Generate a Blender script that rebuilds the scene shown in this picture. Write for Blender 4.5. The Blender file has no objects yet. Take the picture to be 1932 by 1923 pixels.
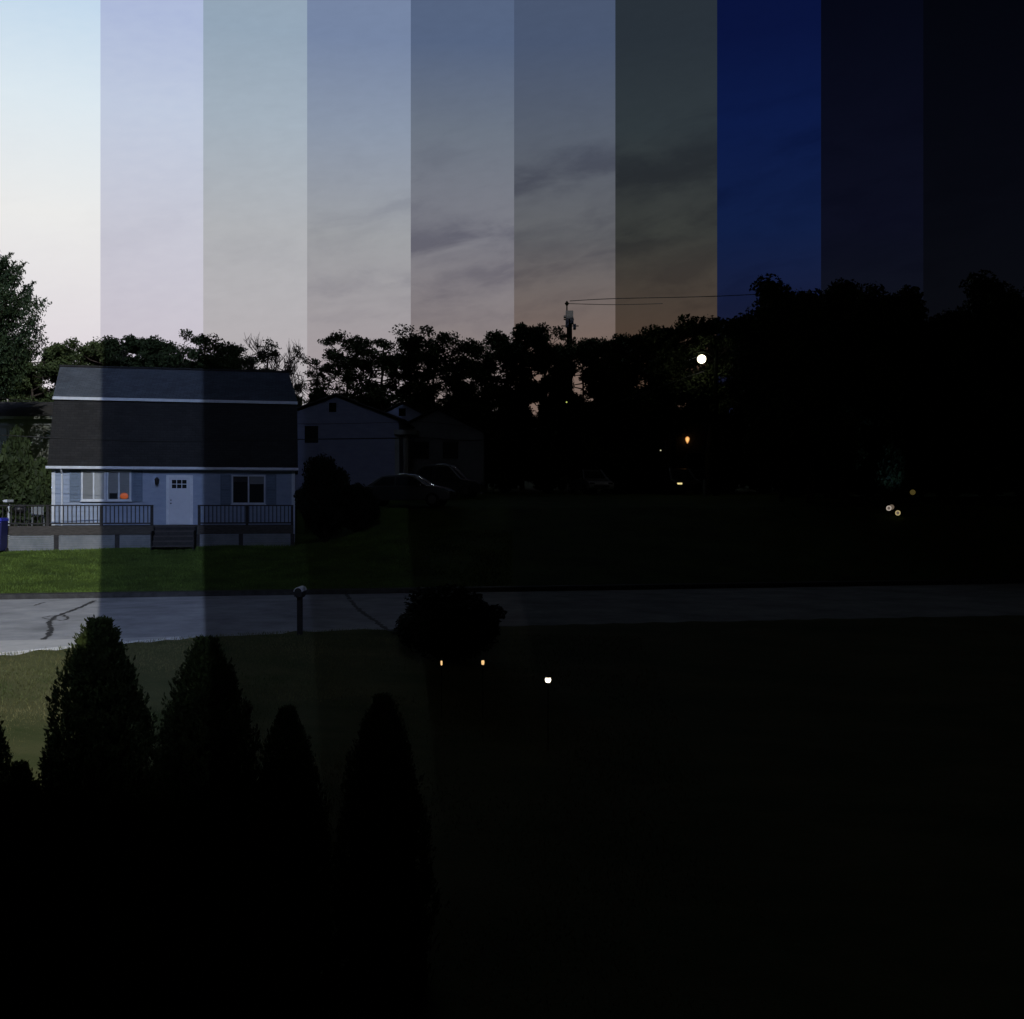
import bpy, math, random
import numpy as np
from mathutils import Vector, Matrix

# ------------------------------------------------------------------ camera, sky, sun
scn = bpy.context.scene
R = math.radians
CAMZ = 6.0
F = 1900.0 / 1932.0            # focal length in units of picture width
cam = bpy.data.objects.new('camera', bpy.data.cameras.new('camera'))
scn.collection.objects.link(cam)
cam.location = (0, 0, CAMZ)
cam.rotation_euler = (R(90), 0, 0)
cam.data.sensor_width = 36; cam.data.sensor_fit = 'HORIZONTAL'
cam.data.lens = 36 * F
cam.data.shift_y = -6.5 / 1932
cam.data.clip_start = 0.1; cam.data.clip_end = 3000
scn.camera = cam
scn.view_settings.view_transform = 'Standard'
scn.view_settings.look = 'None'
scn.view_settings.exposure = 0; scn.view_settings.gamma = 1
scn.view_settings.use_curve_mapping = False

def lin(c):
    c = c / 255.0
    return c / 12.92 if c <= 0.04045 else ((c + 0.055) / 1.055) ** 2.4
def L3(t): return tuple(lin(c) for c in t)

# the dusk is split into ten times of day, each a sector of the sky (azimuths, degrees east of north)
EDGES = [math.atan((p - 966) / 1900.0) for p in (189.5, 383.5, 579.5, 775, 970, 1161, 1353, 1549, 1742)]
SKY = [  # colours high, upper middle, lower middle, horizon
 [(196,217,236),(220,232,240),(235,235,234),(224,217,222)],
 [(174,187,218),(192,202,222),(199,200,213),(201,194,204)],
 [(147,165,183),(163,176,189),(176,178,182),(181,175,178)],
 [(117,133,163),(138,150,169),(156,158,162),(163,154,157)],
 [(85,100,128),(107,116,130),(124,124,132),(140,128,126)],
 [(73,86,111),(86,94,108),(99,100,103),(120,101,92)],
 [(40,48,56),(47,55,60),(58,60,57),(78,61,50)],
 [(8,18,58),(11,25,68),(15,29,66),(24,27,48)],
 [(5,7,20),(8,10,25),(11,13,29),(14,17,25)],
 [(3,4,10),(4,5,12),(6,7,14),(8,9,14)]]
SUN_EL = R(28)
CORNER = (0.98, -2.9)           # corner of the unseen block added behind the camera to shade the street
def from_corner(az, D=38.0):
    return math.atan2(D * math.tan(az) - CORNER[0], D - CORNER[1])
SUN_AZ = from_corner(EDGES[0]) + math.pi          # the light comes from behind, over the left of that corner

world = bpy.data.worlds.new('World'); scn.world = world; world.use_nodes = True
world.cycles.sampling_method = 'MANUAL'; world.cycles.sample_map_resolution = 4096
nt = world.node_tree; N = nt.nodes; LK = nt.links
for n in list(N): N.remove(n)
def nd(t, **k):
    n = N.new(t)
    for a, b in k.items(): setattr(n, a, b)
    return n
def mth(op, a, b=None, c=None, clamp=False):
    n = nd('ShaderNodeMath', operation=op); n.use_clamp = clamp
    for i, v in enumerate((a, b, c)):
        if v is None: continue
        if isinstance(v, (int, float)): n.inputs[i].default_value = v
        else: LK.new(v, n.inputs[i])
    return n.outputs[0]
def mixc(f, a, b, bt='MIX'):
    n = nd('ShaderNodeMix', data_type='RGBA', blend_type=bt)
    for s, v in ((n.inputs[0], f), (n.inputs[6], a), (n.inputs[7], b)):
        if isinstance(v, (int, float)): s.default_value = v
        elif isinstance(v, tuple): s.default_value = v if len(v) == 4 else v + (1,)
        else: LK.new(v, s)
    return n.outputs[2]
tc = nd('ShaderNodeTexCoord'); sp = nd('ShaderNodeSeparateXYZ'); LK.new(tc.outputs['Generated'], sp.inputs[0])
X, Y, Z = sp.outputs
az = mth('ARCTAN2', X, Y)
hor = mth('SQRT', mth('ADD', mth('MULTIPLY', X, X), mth('MULTIPLY', Y, Y)))
te = mth('DIVIDE', Z, mth('MAXIMUM', hor, 1e-4))
cnt = mth('GREATER_THAN', az, R(-31))
for e in EDGES + [R(60)]: cnt = mth('ADD', cnt, mth('GREATER_THAN', az, e))
cntn = mth('DIVIDE', mth('ADD', cnt, .5), 12.0)
def sector_ramp(vals, left, out):
    rp = nd('ShaderNodeValToRGB'); LK.new(cntn, rp.inputs[0])
    cr = rp.color_ramp; cr.interpolation = 'CONSTANT'
    stops = [out] + list(vals) + [out]
    while len(cr.elements) < 12: cr.elements.new(0.5)
    for i, c in enumerate(stops):
        cr.elements[i].position = i / 12; cr.elements[i].color = tuple(c) + (1,)
    return rp.outputs[0]
DARK = (0.0026, 0.0028, 0.0034)
levels = [sector_ramp([L3(s[k]) for s in SKY], None, DARK) for k in range(4)]
def rng_map(v, a, b):
    n = nd('ShaderNodeMapRange'); LK.new(v, n.inputs[0]); n.inputs[1].default_value = a; n.inputs[2].default_value = b
    return n.outputs[0]
t3, t2, t1, t0 = 335 / 1900, 505 / 1900, 705 / 1900, 950 / 1900
col = mixc(rng_map(te, t3 - .03, t2), levels[3], levels[2])
col = mixc(rng_map(te, t2, t1), col, levels[1])
col = mixc(rng_map(te, t1, t0 - .04), col, levels[0])
# thin cloud streaks, different in each sector
amt = sector_ramp([(a,) * 3 for a in (.07, .09, .08, .28, .62, .70, .78, .55, .6, .55)], None, (0, 0, 0))
idx = sector_ramp([(i / 10,) * 3 for i in range(10)], None, (0, 0, 0))
cb = nd('ShaderNodeCombineXYZ')
LK.new(mth('MULTIPLY', az, 10.0), cb.inputs[0])
LK.new(mth('SUBTRACT', mth('MULTIPLY', te, 23.0), mth('MULTIPLY', az, 3.5)), cb.inputs[1])
LK.new(mth('MULTIPLY', idx, 7.0), cb.inputs[2])
nz = nd('ShaderNodeTexNoise'); nz.inputs['Scale'].default_value = 1.15; nz.inputs['Detail'].default_value = 5; nz.inputs['Roughness'].default_value = .55
nz.inputs['Distortion'].default_value = .35
LK.new(cb.outputs[0], nz.inputs['Vector'])
streak = rng_map(nz.outputs[0], .50, .66)
zone = mth('MULTIPLY', rng_map(te, .42, .26), rng_map(te, .15, .20))
cl = mth('MULTIPLY', mth('MULTIPLY', streak, zone), mth('MULTIPLY', amt, .6))
# the darker cloud banks: (sector, height, slope, half thickness, strength)
wn = nd('ShaderNodeTexNoise'); wn.inputs['Scale'].default_value = .9; wn.inputs['Detail'].default_value = 5; wn.inputs['Roughness'].default_value = .6; LK.new(cb.outputs[0], wn.inputs['Vector'])
warp = mth('ADD', te, mth('MULTIPLY', mth('SUBTRACT', wn.outputs[0], .5), .085))
tex = rng_map(nz.outputs[0], .36, .56)
for sec, c, k, h, st in ((1,.245,.3,.014,.10),(2,.235,.2,.012,.12),(3,.213,.12,.010,.42),(3,.270,.2,.008,.30),(3,.185,.1,.006,.2),(4,.262,.12,.019,.80),(4,.214,.15,.012,.62),(4,.185,.1,.007,.3),
        (5,.322,.12,.015,.75),(5,.265,.2,.020,.50),(5,.225,.25,.012,.60),(5,.195,.2,.007,.35),(6,.372,.15,.008,.40),(6,.325,.10,.026,.85),(6,.262,.12,.014,.72),(6,.225,.15,.009,.35),
        (7,.315,.35,.014,.55),(7,.39,.1,.01,.2),(7,.255,.2,.012,.25),(8,.335,.2,.016,.35),(8,.24,.1,.016,.35),(9,.27,.2,.022,.4)):
    a0 = ([R(-27)] + EDGES + [R(27)])[sec]
    ins = mth('COMPARE', cnt, sec + 1.0, .1)
    d = mth('DIVIDE', mth('SUBTRACT', warp, mth('ADD', mth('MULTIPLY', mth('SUBTRACT', az, a0), k), c)), h * 1.25)
    g = mth('MULTIPLY', mth('EXPONENT', mth('MULTIPLY', mth('MULTIPLY', d, d), -1.0)), mth('MULTIPLY', mth('MULTIPLY', ins, st), tex))
    cl = mth('MAXIMUM', cl, g)
col = mixc(cl, col, (.50, .50, .58), 'MULTIPLY')
# faint mottling
nz2 = nd('ShaderNodeTexNoise'); nz2.inputs['Scale'].default_value = 6; nz2.inputs['Detail'].default_value = 3; LK.new(cb.outputs[0], nz2.inputs['Vector'])
col = mixc(.05, col, nz2.outputs[0], 'OVERLAY')
hi = rng_map(te, .75, .55)                                   # the overhead sky is already dark
low = rng_map(te, -.02, 0.0)
col = mixc(mth('MULTIPLY', hi, low), DARK, col)
# narrow bright strips added to the sky behind the camera to step ground light
def light_strip(i, rgb, E):
    a0 = from_corner(EDGES[i]) + math.pi
    if a0 > math.pi: a0 -= 2 * math.pi
    w = R(.12); e0, e1 = R(22), R(34)
    m = mth('MULTIPLY', mth('LESS_THAN', mth('ABSOLUTE', mth('SUBTRACT', az, a0)), w),
            mth('MULTIPLY', mth('GREATER_THAN', te, math.tan(e0)), mth('LESS_THAN', te, math.tan(e1))))
    om = 2 * w * (math.sin(e1) - math.sin(e0))
    return mixc(m, (0, 0, 0), tuple(c * E / om for c in rgb))
acc = col
LIGHT_STRIPS = [(1, (.74, .92, 1.45), .74), (2, (.7, .9, 1.6), .11), (3, (.75, .92, 1.5), .10), (4, (1, 1, 1.1), .030)]
for i, rgb, E in LIGHT_STRIPS: acc = mixc(1.0, acc, light_strip(i, rgb, E), 'ADD')
sky = nd('ShaderNodeTexSky', sky_type='NISHITA'); sky.sun_disc = False
sky.sun_elevation = SUN_EL; sky.sun_rotation = SUN_AZ
bg1 = nd('ShaderNodeBackground'); LK.new(acc, bg1.inputs[0]); bg1.inputs[1].default_value = 1
bg2 = nd('ShaderNodeBackground'); LK.new(sky.outputs[0], bg2.inputs[0]); bg2.inputs[1].default_value = .00015
ad = nd('ShaderNodeAddShader'); LK.new(bg1.outputs[0], ad.inputs[0]); LK.new(bg2.outputs[0], ad.inputs[1])
wo = nd('ShaderNodeOutputWorld'); LK.new(ad.outputs[0], wo.inputs[0])

sl = bpy.data.lights.new('sun', 'SUN'); sl.energy = 2.3; sl.angle = R(.2); sl.color = (1, .97, .90)
so = bpy.data.objects.new('sun', sl); scn.collection.objects.link(so)
sdir = Vector((math.sin(SUN_AZ) * math.cos(SUN_EL), math.cos(SUN_AZ) * math.cos(SUN_EL), math.sin(SUN_EL)))
so.rotation_euler = sdir.to_track_quat('Z', 'Y').to_euler(); so.location = (10, -30, 70)

# ------------------------------------------------------------------ helpers
COL = scn.collection
def P(px, py, D):
    """picture position (1932 wide) at depth D -> a point of the place"""
    return Vector(((px - 966) / 1900 * D, D, CAMZ + (955 - py) / 1900 * D))
class MB:
    def __init__(s): s.v = []; s.f = []
    def face(s, *pts):
        n = len(s.v); s.v += [tuple(p) for p in pts]; s.f.append(tuple(range(n, n + len(pts)))); return s
    def box(s, x0, x1, y0, y1, z0, z1):
        n = len(s.v)
        s.v += [(x0,y0,z0),(x1,y0,z0),(x1,y1,z0),(x0,y1,z0),(x0,y0,z1),(x1,y0,z1),(x1,y1,z1),(x0,y1,z1)]
        for q in ((0,3,2,1),(4,5,6,7),(0,1,5,4),(1,2,6,5),(2,3,7,6),(3,0,4,7)): s.f.append(tuple(n + i for i in q))
        return s
    def prism(s, poly, y0, y1):
        """poly of (x, z) pushed from y0 to y1"""
        n = len(s.v); k = len(poly)
        s.v += [(x, y0, z) for x, z in poly] + [(x, y1, z) for x, z in poly]
        s.f.append(tuple(range(n, n + k))); s.f.append(tuple(range(n + 2 * k - 1, n + k - 1, -1)))
        for i in range(k):
            j = (i + 1) % k; s.f.append((n + i, n + k + i, n + k + j, n + j))
        return s
    def plan(s, poly, z0, z1):
        n = len(s.v); k = len(poly)
        s.v += [(x, y, z0) for x, y in poly] + [(x, y, z1) for x, y in poly]
        s.f.append(tuple(range(n + k - 1, n - 1, -1))); s.f.append(tuple(range(n + k, n + 2 * k)))
        for i in range(k):
            j = (i + 1) % k; s.f.append((n + i, n + j, n + k + j, n + k + i))
        return s
    def tube(s, pts, rad, k=8, cap=True):
        pts = [Vector(p) for p in pts]; n0 = len(s.v)
        if not isinstance(rad, (list, tuple)): rad = [rad] * len(pts)
        for i, p in enumerate(pts):
            d = (pts[min(i + 1, len(pts) - 1)] - pts[max(i - 1, 0)]).normalized()
            a = d.orthogonal().normalized() if abs(d.z) < .99 else Vector((1, 0, 0))
            if abs(d.z) < .99: a = d.cross(Vector((0, 0, 1))).normalized()
            b = d.cross(a)
            for q in range(k):
                t = 2 * math.pi * q / k
                s.v.append(tuple(p + (a * math.cos(t) + b * math.sin(t)) * rad[i]))
        for i in range(len(pts) - 1):
            for q in range(k):
                r = (q + 1) % k
                s.f.append((n0 + i * k + q, n0 + i * k + r, n0 + (i + 1) * k + r, n0 + (i + 1) * k + q))
        if cap:
            s.f.append(tuple(n0 + q for q in range(k))[::-1]); s.f.append(tuple(n0 + (len(pts) - 1) * k + q for q in range(k)))
        return s
    def lathe(s, prof, c=(0, 0, 0), k=16):
        n0 = len(s.v)
        for r, z in prof:
            for q in range(k):
                t = 2 * math.pi * q / k; s.v.append((c[0] + r * math.cos(t), c[1] + r * math.sin(t), c[2] + z))
        for i in range(len(prof) - 1):
            for q in range(k):
                r = (q + 1) % k; s.f.append((n0 + i*k + q, n0 + i*k + r, n0 + (i+1)*k + r, n0 + (i+1)*k + q))
        s.f.append(tuple(n0 + q for q in range(k))[::-1]); s.f.append(tuple(n0 + (len(prof)-1)*k + q for q in range(k)))
        return s
    def build(s, name, m, parent=None, smooth=False, bevel=0):
        me = bpy.data.meshes.new(name); me.from_pydata(s.v, [], s.f); me.validate(); me.update()
        me.materials.append(m); o = bpy.data.objects.new(name, me); COL.objects.link(o)
        if parent is not None: o.parent = parent
        if smooth: me.polygons.foreach_set('use_smooth', [True] * len(me.polygons))
        if bevel:
            b = o.modifiers.new('bevel', 'BEVEL'); b.width = bevel; b.segments = 2; b.limit_method = 'ANGLE'
        return o
def quads(name, V, m, parent=None):
    """V: (n,4,3) array of leaf faces"""
    n = len(V); me = bpy.data.meshes.new(name)
    me.vertices.add(n * 4); me.vertices.foreach_set('co', np.asarray(V, np.float32).ravel())
    me.loops.add(n * 4); me.loops.foreach_set('vertex_index', np.arange(n * 4, dtype=np.int32))
    me.polygons.add(n); me.polygons.foreach_set('loop_start', np.arange(0, n * 4, 4, dtype=np.int32))
    me.update(); me.validate(); me.materials.append(m)
    o = bpy.data.objects.new(name, me); COL.objects.link(o)
    if parent is not None: o.parent = parent
    return o
def empty(name, loc=(0, 0, 0), rz=0):
    o = bpy.data.objects.new(name, None); COL.objects.link(o); o.location = loc; o.rotation_euler = (0, 0, rz)
    o.empty_display_size = .3
    return o
def tag(o, label=None, cat=None, group=None, kind=None):
    if label: o['label'] = label
    if cat: o['category'] = cat
    if group: o['group'] = group
    if kind: o['kind'] = kind
    return o
def kids(o): return [c for c in list(COL.objects) if c.parent == o]
def copy_tree(o, parent=None):
    c = o.copy(); COL.objects.link(c)
    if parent is not None: c.parent = parent
    for ch in kids(o): copy_tree(ch, c)
    return c

def mat(name, col, rough=.8, col2=None, scale=3.0, bump=0.0, bscale=30.0, spec=.3, metal=0, stretch=(1, 1, 1), detail=5, cut=(.35, .65)):
    m = bpy.data.materials.new(name); m.use_nodes = True; t = m.node_tree
    b = t.nodes['Principled BSDF']; b.inputs['Roughness'].default_value = rough; b.inputs['Metallic'].default_value = metal
    b.inputs['Specular IOR Level'].default_value = spec
    co = t.nodes.new('ShaderNodeTexCoord'); mp = t.nodes.new('ShaderNodeMapping'); mp.inputs['Scale'].default_value = stretch
    t.links.new(co.outputs['Object'], mp.inputs[0])
    if col2:
        n = t.nodes.new('ShaderNodeTexNoise'); n.inputs['Scale'].default_value = scale; n.inputs['Detail'].default_value = detail
        n.inputs['Roughness'].default_value = .65
        t.links.new(mp.outputs[0], n.inputs['Vector'])
        r = t.nodes.new('ShaderNodeValToRGB'); r.color_ramp.elements[0].position = cut[0]; r.color_ramp.elements[1].position = cut[1]
        r.color_ramp.elements[0].color = tuple(col) + (1,); r.color_ramp.elements[1].color = tuple(col2) + (1,)
        t.links.new(n.outputs[0], r.inputs[0]); t.links.new(r.outputs[0], b.inputs['Base Color'])
    else: b.inputs['Base Color'].default_value = tuple(col) + (1,)
    if bump:
        n2 = t.nodes.new('ShaderNodeTexNoise'); n2.inputs['Scale'].default_value = bscale; n2.inputs['Detail'].default_value = 4
        t.links.new(mp.outputs[0], n2.inputs['Vector'])
        bp = t.nodes.new('ShaderNodeBump'); bp.inputs['Strength'].default_value = bump; bp.inputs['Distance'].default_value = .02
        t.links.new(n2.outputs[0], bp.inputs['Height']); t.links.new(bp.outputs[0], b.inputs['Normal'])
    return m
def glow(name, col, strength):
    m = bpy.data.materials.new(name); m.use_nodes = True; t = m.node_tree
    b = t.nodes['Principled BSDF']; b.inputs['Base Color'].default_value = (.03, .03, .03, 1)
    b.inputs['Emission Color'].default_value = tuple(col) + (1,); b.inputs['Emission Strength'].default_value = strength
    return m
def soft_glow(name, mid, rim, strength, power=1.6):
    m = glow(name, mid, strength); t = m.node_tree; b = t.nodes['Principled BSDF']
    lw = t.nodes.new('ShaderNodeLayerWeight'); lw.inputs[0].default_value = .5
    iv = t.nodes.new('ShaderNodeMath'); iv.operation = 'SUBTRACT'; iv.inputs[0].default_value = 1; t.links.new(lw.outputs['Facing'], iv.inputs[1])
    pw = t.nodes.new('ShaderNodeMath'); pw.operation = 'POWER'; t.links.new(iv.outputs[0], pw.inputs[0]); pw.inputs[1].default_value = power
    ml = t.nodes.new('ShaderNodeMath'); ml.operation = 'MULTIPLY'; t.links.new(pw.outputs[0], ml.inputs[0]); ml.inputs[1].default_value = strength
    t.links.new(ml.outputs[0], b.inputs['Emission Strength'])
    mx = t.nodes.new('ShaderNodeMix'); mx.data_type = 'RGBA'; t.links.new(lw.outputs['Facing'], mx.inputs[0]); mx.inputs[6].default_value = tuple(mid) + (1,); mx.inputs[7].default_value = tuple(rim) + (1,)
    t.links.new(mx.outputs[2], b.inputs['Emission Color']); return m
def leafmat(name, c1, c2, scale=1.2):
    m = mat(name, c1, .7, c2, scale, spec=.15, detail=3)
    t = m.node_tree; b = t.nodes['Principled BSDF']
    g = t.nodes.new('ShaderNodeNewGeometry'); src = b.inputs['Base Color'].links[0].from_socket
    hs = t.nodes.new('ShaderNodeHueSaturation'); t.links.new(src, hs.inputs['Color'])
    mr = t.nodes.new('ShaderNodeMapRange'); t.links.new(g.outputs['Random Per Island'], mr.inputs[0]); mr.inputs[3].default_value = .55; mr.inputs[4].default_value = 1.5
    t.links.new(mr.outputs[0], hs.inputs['Value']); t.links.new(hs.outputs[0], b.inputs['Base Color'])
    return m
def shingle(name, c1, c2):
    m = bpy.data.materials.new(name); m.use_nodes = True; t = m.node_tree; b = t.nodes['Principled BSDF']; b.inputs['Roughness'].default_value = .95
    b.inputs['Specular IOR Level'].default_value = .15
    co = t.nodes.new('ShaderNodeTexCoord'); sx = t.nodes.new('ShaderNodeSeparateXYZ'); t.links.new(co.outputs['Object'], sx.inputs[0])
    cx = t.nodes.new('ShaderNodeCombineXYZ'); t.links.new(sx.outputs[0], cx.inputs[0])
    a = t.nodes.new('ShaderNodeMath'); a.operation = 'MULTIPLY_ADD'; t.links.new(sx.outputs[1], a.inputs[0]); a.inputs[1].default_value = .6; t.links.new(sx.outputs[2], a.inputs[2])
    t.links.new(a.outputs[0], cx.inputs[1])
    br = t.nodes.new('ShaderNodeTexBrick'); br.inputs['Scale'].default_value = 1; br.inputs['Brick Width'].default_value = .3; br.inputs['Row Height'].default_value = .14
    br.inputs['Mortar Size'].default_value = .012; br.inputs['Color1'].default_value = tuple(c1) + (1,); br.inputs['Color2'].default_value = tuple(c2) + (1,)
    br.inputs['Mortar'].default_value = tuple(x * .75 for x in c1) + (1,)
    t.links.new(cx.outputs[0], br.inputs['Vector'])
    n = t.nodes.new('ShaderNodeTexNoise'); n.inputs['Scale'].default_value = 1.3; n.inputs['Detail'].default_value = 8; n.inputs['Roughness'].default_value = .7
    t.links.new(co.outputs['Object'], n.inputs['Vector'])
    mx = t.nodes.new('ShaderNodeMix'); mx.data_type = 'RGBA'; mx.blend_type = 'OVERLAY'; mx.inputs[0].default_value = .55
    t.links.new(br.outputs[0], mx.inputs[6]); t.links.new(n.outputs[0], mx.inputs[7]); t.links.new(mx.outputs[2], b.inputs['Base Color'])
    bp = t.nodes.new('ShaderNodeBump'); bp.inputs['Strength'].default_value = .5; bp.inputs['Distance'].default_value = .02
    t.links.new(br.outputs[1], bp.inputs['Height']); bp.invert = True; t.links.new(bp.outputs[0], b.inputs['Normal'])
    return m

M = dict(
 asphalt=mat('asphalt', (.22,.23,.24), 1, (.41,.42,.435), .8, .5, 60, 0, cut=(.3,.7), detail=9),
 sealant=mat('crack_sealant', (.035,.035,.037), .8, (.06,.06,.06), 8),
 concrete=mat('concrete', (.44,.45,.45), 1, (.54,.54,.53), 2, .3, 50, 0),
 kerb=mat('kerb_stone', (.022,.022,.022), .9, (.05,.05,.048), 4, .4, 30),
 siding=mat('vinyl_siding', (.165,.207,.28), .7, (.205,.245,.315), 1.4, spec=.2, stretch=(1,1,3)),
 white=mat('white_paint', (.35,.385,.43), .6, (.43,.46,.50), 5, spec=.3),
 door=mat('door_paint', (.34,.37,.42), .6, (.37,.40,.45), 3, spec=.3),
 shutter=mat('blue_shutter', (.085,.115,.16), .7, (.10,.135,.185), 6, spec=.2),
 roof_hi=shingle('skylit_grey_shingle', (.046,.056,.070), (.066,.076,.090)),  # upper slope's stronger skylight is put into this lighter tone
 roof_lo=shingle('shaded_brown_shingle', (.015,.0155,.016), (.021,.021,.021)),  # lower slope's weaker skylight is put into this darker tone
 roof_far=shingle('dark_shingle', (.03,.03,.032), (.045,.045,.046)),
 deck=mat('weathered_wood', (.035,.033,.03), .9, (.065,.06,.055), 6, .4, 20, .15, stretch=(1,6,6)),
 rail=mat('rail_wood', (.022,.022,.024), .9, (.035,.034,.034), 6, .3, 20, .1),
 skirt=mat('skirting_panel', (.11,.125,.135), .8, (.17,.18,.19), 2.2, .2, 20, detail=7),
 glass=mat('window_glass', (.012,.014,.016), .12, spec=.5),
 blind=mat('window_blind', (.10,.11,.115), .5, (.125,.135,.14), 3, stretch=(1,1,12)),
 blind2=mat('pale_curtain', (.17,.19,.20), .5, (.20,.215,.225), 3, stretch=(6,1,1)),
 black=mat('black_metal', (.012,.012,.013), .5, spec=.4),
 bark=mat('bark', (.03,.024,.018), .95, (.055,.045,.035), 6, .8, 18, .1, stretch=(1,1,.25)),
 wood_pole=mat('utility_pole_wood', (.03,.025,.02), .95, (.05,.043,.035), 5, .4, 20, .1),
 leaf_oak=leafmat('oak_leaves', (.022,.034,.012), (.042,.058,.020), .5),
 leaf_pine=leafmat('pine_needles', (.012,.024,.013), (.028,.045,.018), .8),
 leaf_shrub=leafmat('shrub_leaves', (.012,.020,.007), (.028,.040,.013), 1),
 leaf_near=leafmat('arborvitae_sprays', (.015,.020,.006), (.040,.055,.014), 2.2),
 leaf_black=leafmat('dark_evergreen_leaves', (.006,.008,.004), (.012,.015,.007), 2),
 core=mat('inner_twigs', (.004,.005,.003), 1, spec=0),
 wire=mat('wire', (.01,.01,.01), .8),
 steel=mat('galvanised_steel', (.10,.10,.10), .5, spec=.4, metal=.5),
 gleam_chrome=mat('gleam_metal', (.9,.9,.92), .22, metal=1),
 rubber=mat('rubber', (.01,.01,.01), .9),
 blue=mat('blue_plastic', (.015,.02,.25), .45, (.02,.028,.32), 5),
 pumpkin=glow('orange_lamp_shade', (1, .19, .01), .26),
 house_blue=mat('blue_grey_siding', (.11,.122,.175), .8, (.14,.152,.205), 1.5, stretch=(1,1,3)),
 house_pale=mat('pale_blue_siding', (.24,.29,.46), .8, (.28,.33,.50), 2),
 house_grey=mat('grey_siding', (.11,.125,.155), .8, (.14,.155,.19), 2),
 cream=mat('cream_siding', (.12,.13,.12), .8, (.16,.17,.15), 1.5),
 brick=mat('shade_block_brick', (.10,.06,.045), .9, (.13,.08,.06), 3, .3, 12),
)

# ------------------------------------------------------------------ ground
def near_e(x): return 21.4 + .19 * (x + 11.3)
def far_e(x): return 31.2 + .187 * (x + 15.9)
def sm(a, b, t):
    t = min(1, max(0, (t - a) / (b - a))); return t * t * (3 - 2 * t)
def lerp_tab(tab, y):
    if y <= tab[0][0]: return tab[0][1]
    for (a, za), (b, zb) in zip(tab, tab[1:]):
        if y <= b: return za + (zb - za) * (y - a) / (b - a)
    return tab[-1][1]
nearp = [(-70, 10.3), (-40, 16), (-11.3, 21.4), (-7.4, 22.15), (-6.2, 22.7), (-4.9, 23.25), (-2.6, 23.9), (5, 25.3), (30, 29.5), (70, 36)]
lawn_e = [(-60, 8), (-30, 14.6), (-20, 17.0), (-14, 18.4), (-10.1, 19.65), (-9.0, 20.75), (-7.9, 21.6), (-7.3, 22.1)]
def lawn_edge(x): return lerp_tab(lawn_e, x) if x < -7.3 else lerp_tab(nearp, x)
def ground(x, y):
    n = lawn_edge(x); f = min(max(far_e(x), 26), 60) + .05
    if y <= n:
        d = n - y
        return max(.2, 3.125 - .148 * d)
    if y <= f: return 3.03
    k = sm(-9.3, -5.5, x)
    yy = max(y, f + .01)
    le = lerp_tab([(f, 3.03), (f + .25, 3.24), (42.5, 4.30), (43.4, 4.30), (51, 4.6), (58, 6.3), (80, 7.2), (105, 9.5)], yy)
    ri = lerp_tab([(f, 3.03), (f + .25, 3.24), (max(f + 3, 42), 4.7), (max(f + 5, 47), 5.95), (56, 6.5), (80, 7.2), (105, 9.5)], yy)
    return le * (1 - k) + ri * k
def axis(spec):
    out = []
    for a, b, s in spec:
        n = max(1, round((b - a) / s)); out += [a + (b - a) * i / n for i in range(n)]
    out.append(spec[-1][1]); return out
gx = axis([(-900,-120,130),(-120,-40,8),(-40,-24,1.6),(-24,14,.5),(14,40,1.3),(40,120,8),(120,900,130)])
gy = axis([(-400,-60,60),(-60,0,6),(0,8,1),(8,16,.5),(16,27,.2),(27,30,1),(30,60,.4),(60,100,3),(100,1400,130)])
gm = MB(); nxx = len(gx)
random.seed(3)
for y in gy:
    for x in gx:
        z = ground(x, y)
        if abs(x) < 60 and 8 < y < 70 and not (near_e(x) - 2.6 < y < far_e(x) + .4):
            z += .035 * math.sin(x * 1.3 + y * .7) * math.sin(y * 1.1 - x * .4) + random.uniform(-.008, .008)
        gm.v.append((x, y, z))
for j in range(len(gy) - 1):
    for i in range(nxx - 1):
        a = j * nxx + i; gm.f.append((a, a + 1, a + 1 + nxx, a + nxx))
gmat = mat('lawn', (.046,.064,.022), .95, (.125,.122,.058), .5, .9, 45, .1, stretch=(.6,1.6,1), detail=9, cut=(.3,.72))
# greener on the far side of the road, straw coloured and worn on the near side
t = gmat.node_tree; b = t.nodes['Principled BSDF']; src = b.inputs['Base Color'].links[0].from_socket
geo = t.nodes.new('ShaderNodeNewGeometry'); s3 = t.nodes.new('ShaderNodeSeparateXYZ'); t.links.new(geo.outputs['Position'], s3.inputs[0])
mr = t.nodes.new('ShaderNodeMapRange'); t.links.new(s3.outputs[1], mr.inputs[0]); mr.inputs[1].default_value = 27; mr.inputs[2].default_value = 29
ng = t.nodes.new('ShaderNodeTexNoise'); ng.inputs['Scale'].default_value = .8; ng.inputs['Detail'].default_value = 10; ng.inputs['Roughness'].default_value = .75
t.links.new(geo.outputs['Position'], ng.inputs['Vector'])
rg = t.nodes.new('ShaderNodeValToRGB'); rg.color_ramp.elements[0].position = .32; rg.color_ramp.elements[0].color = (.030,.050,.011,1)
rg.color_ramp.elements[1].position = .68; rg.color_ramp.elements[1].color = (.076,.122,.022,1); t.links.new(ng.outputs[0], rg.inputs[0])
mx = t.nodes.new('ShaderNodeMix'); mx.data_type = 'RGBA'; t.links.new(mr.outputs[0], mx.inputs[0]); t.links.new(src, mx.inputs[6]); t.links.new(rg.outputs[0], mx.inputs[7])
t.links.new(mx.outputs[2], b.inputs['Base Color'])
tag(gm.build('ground', gmat, smooth=True), kind='structure')

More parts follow.
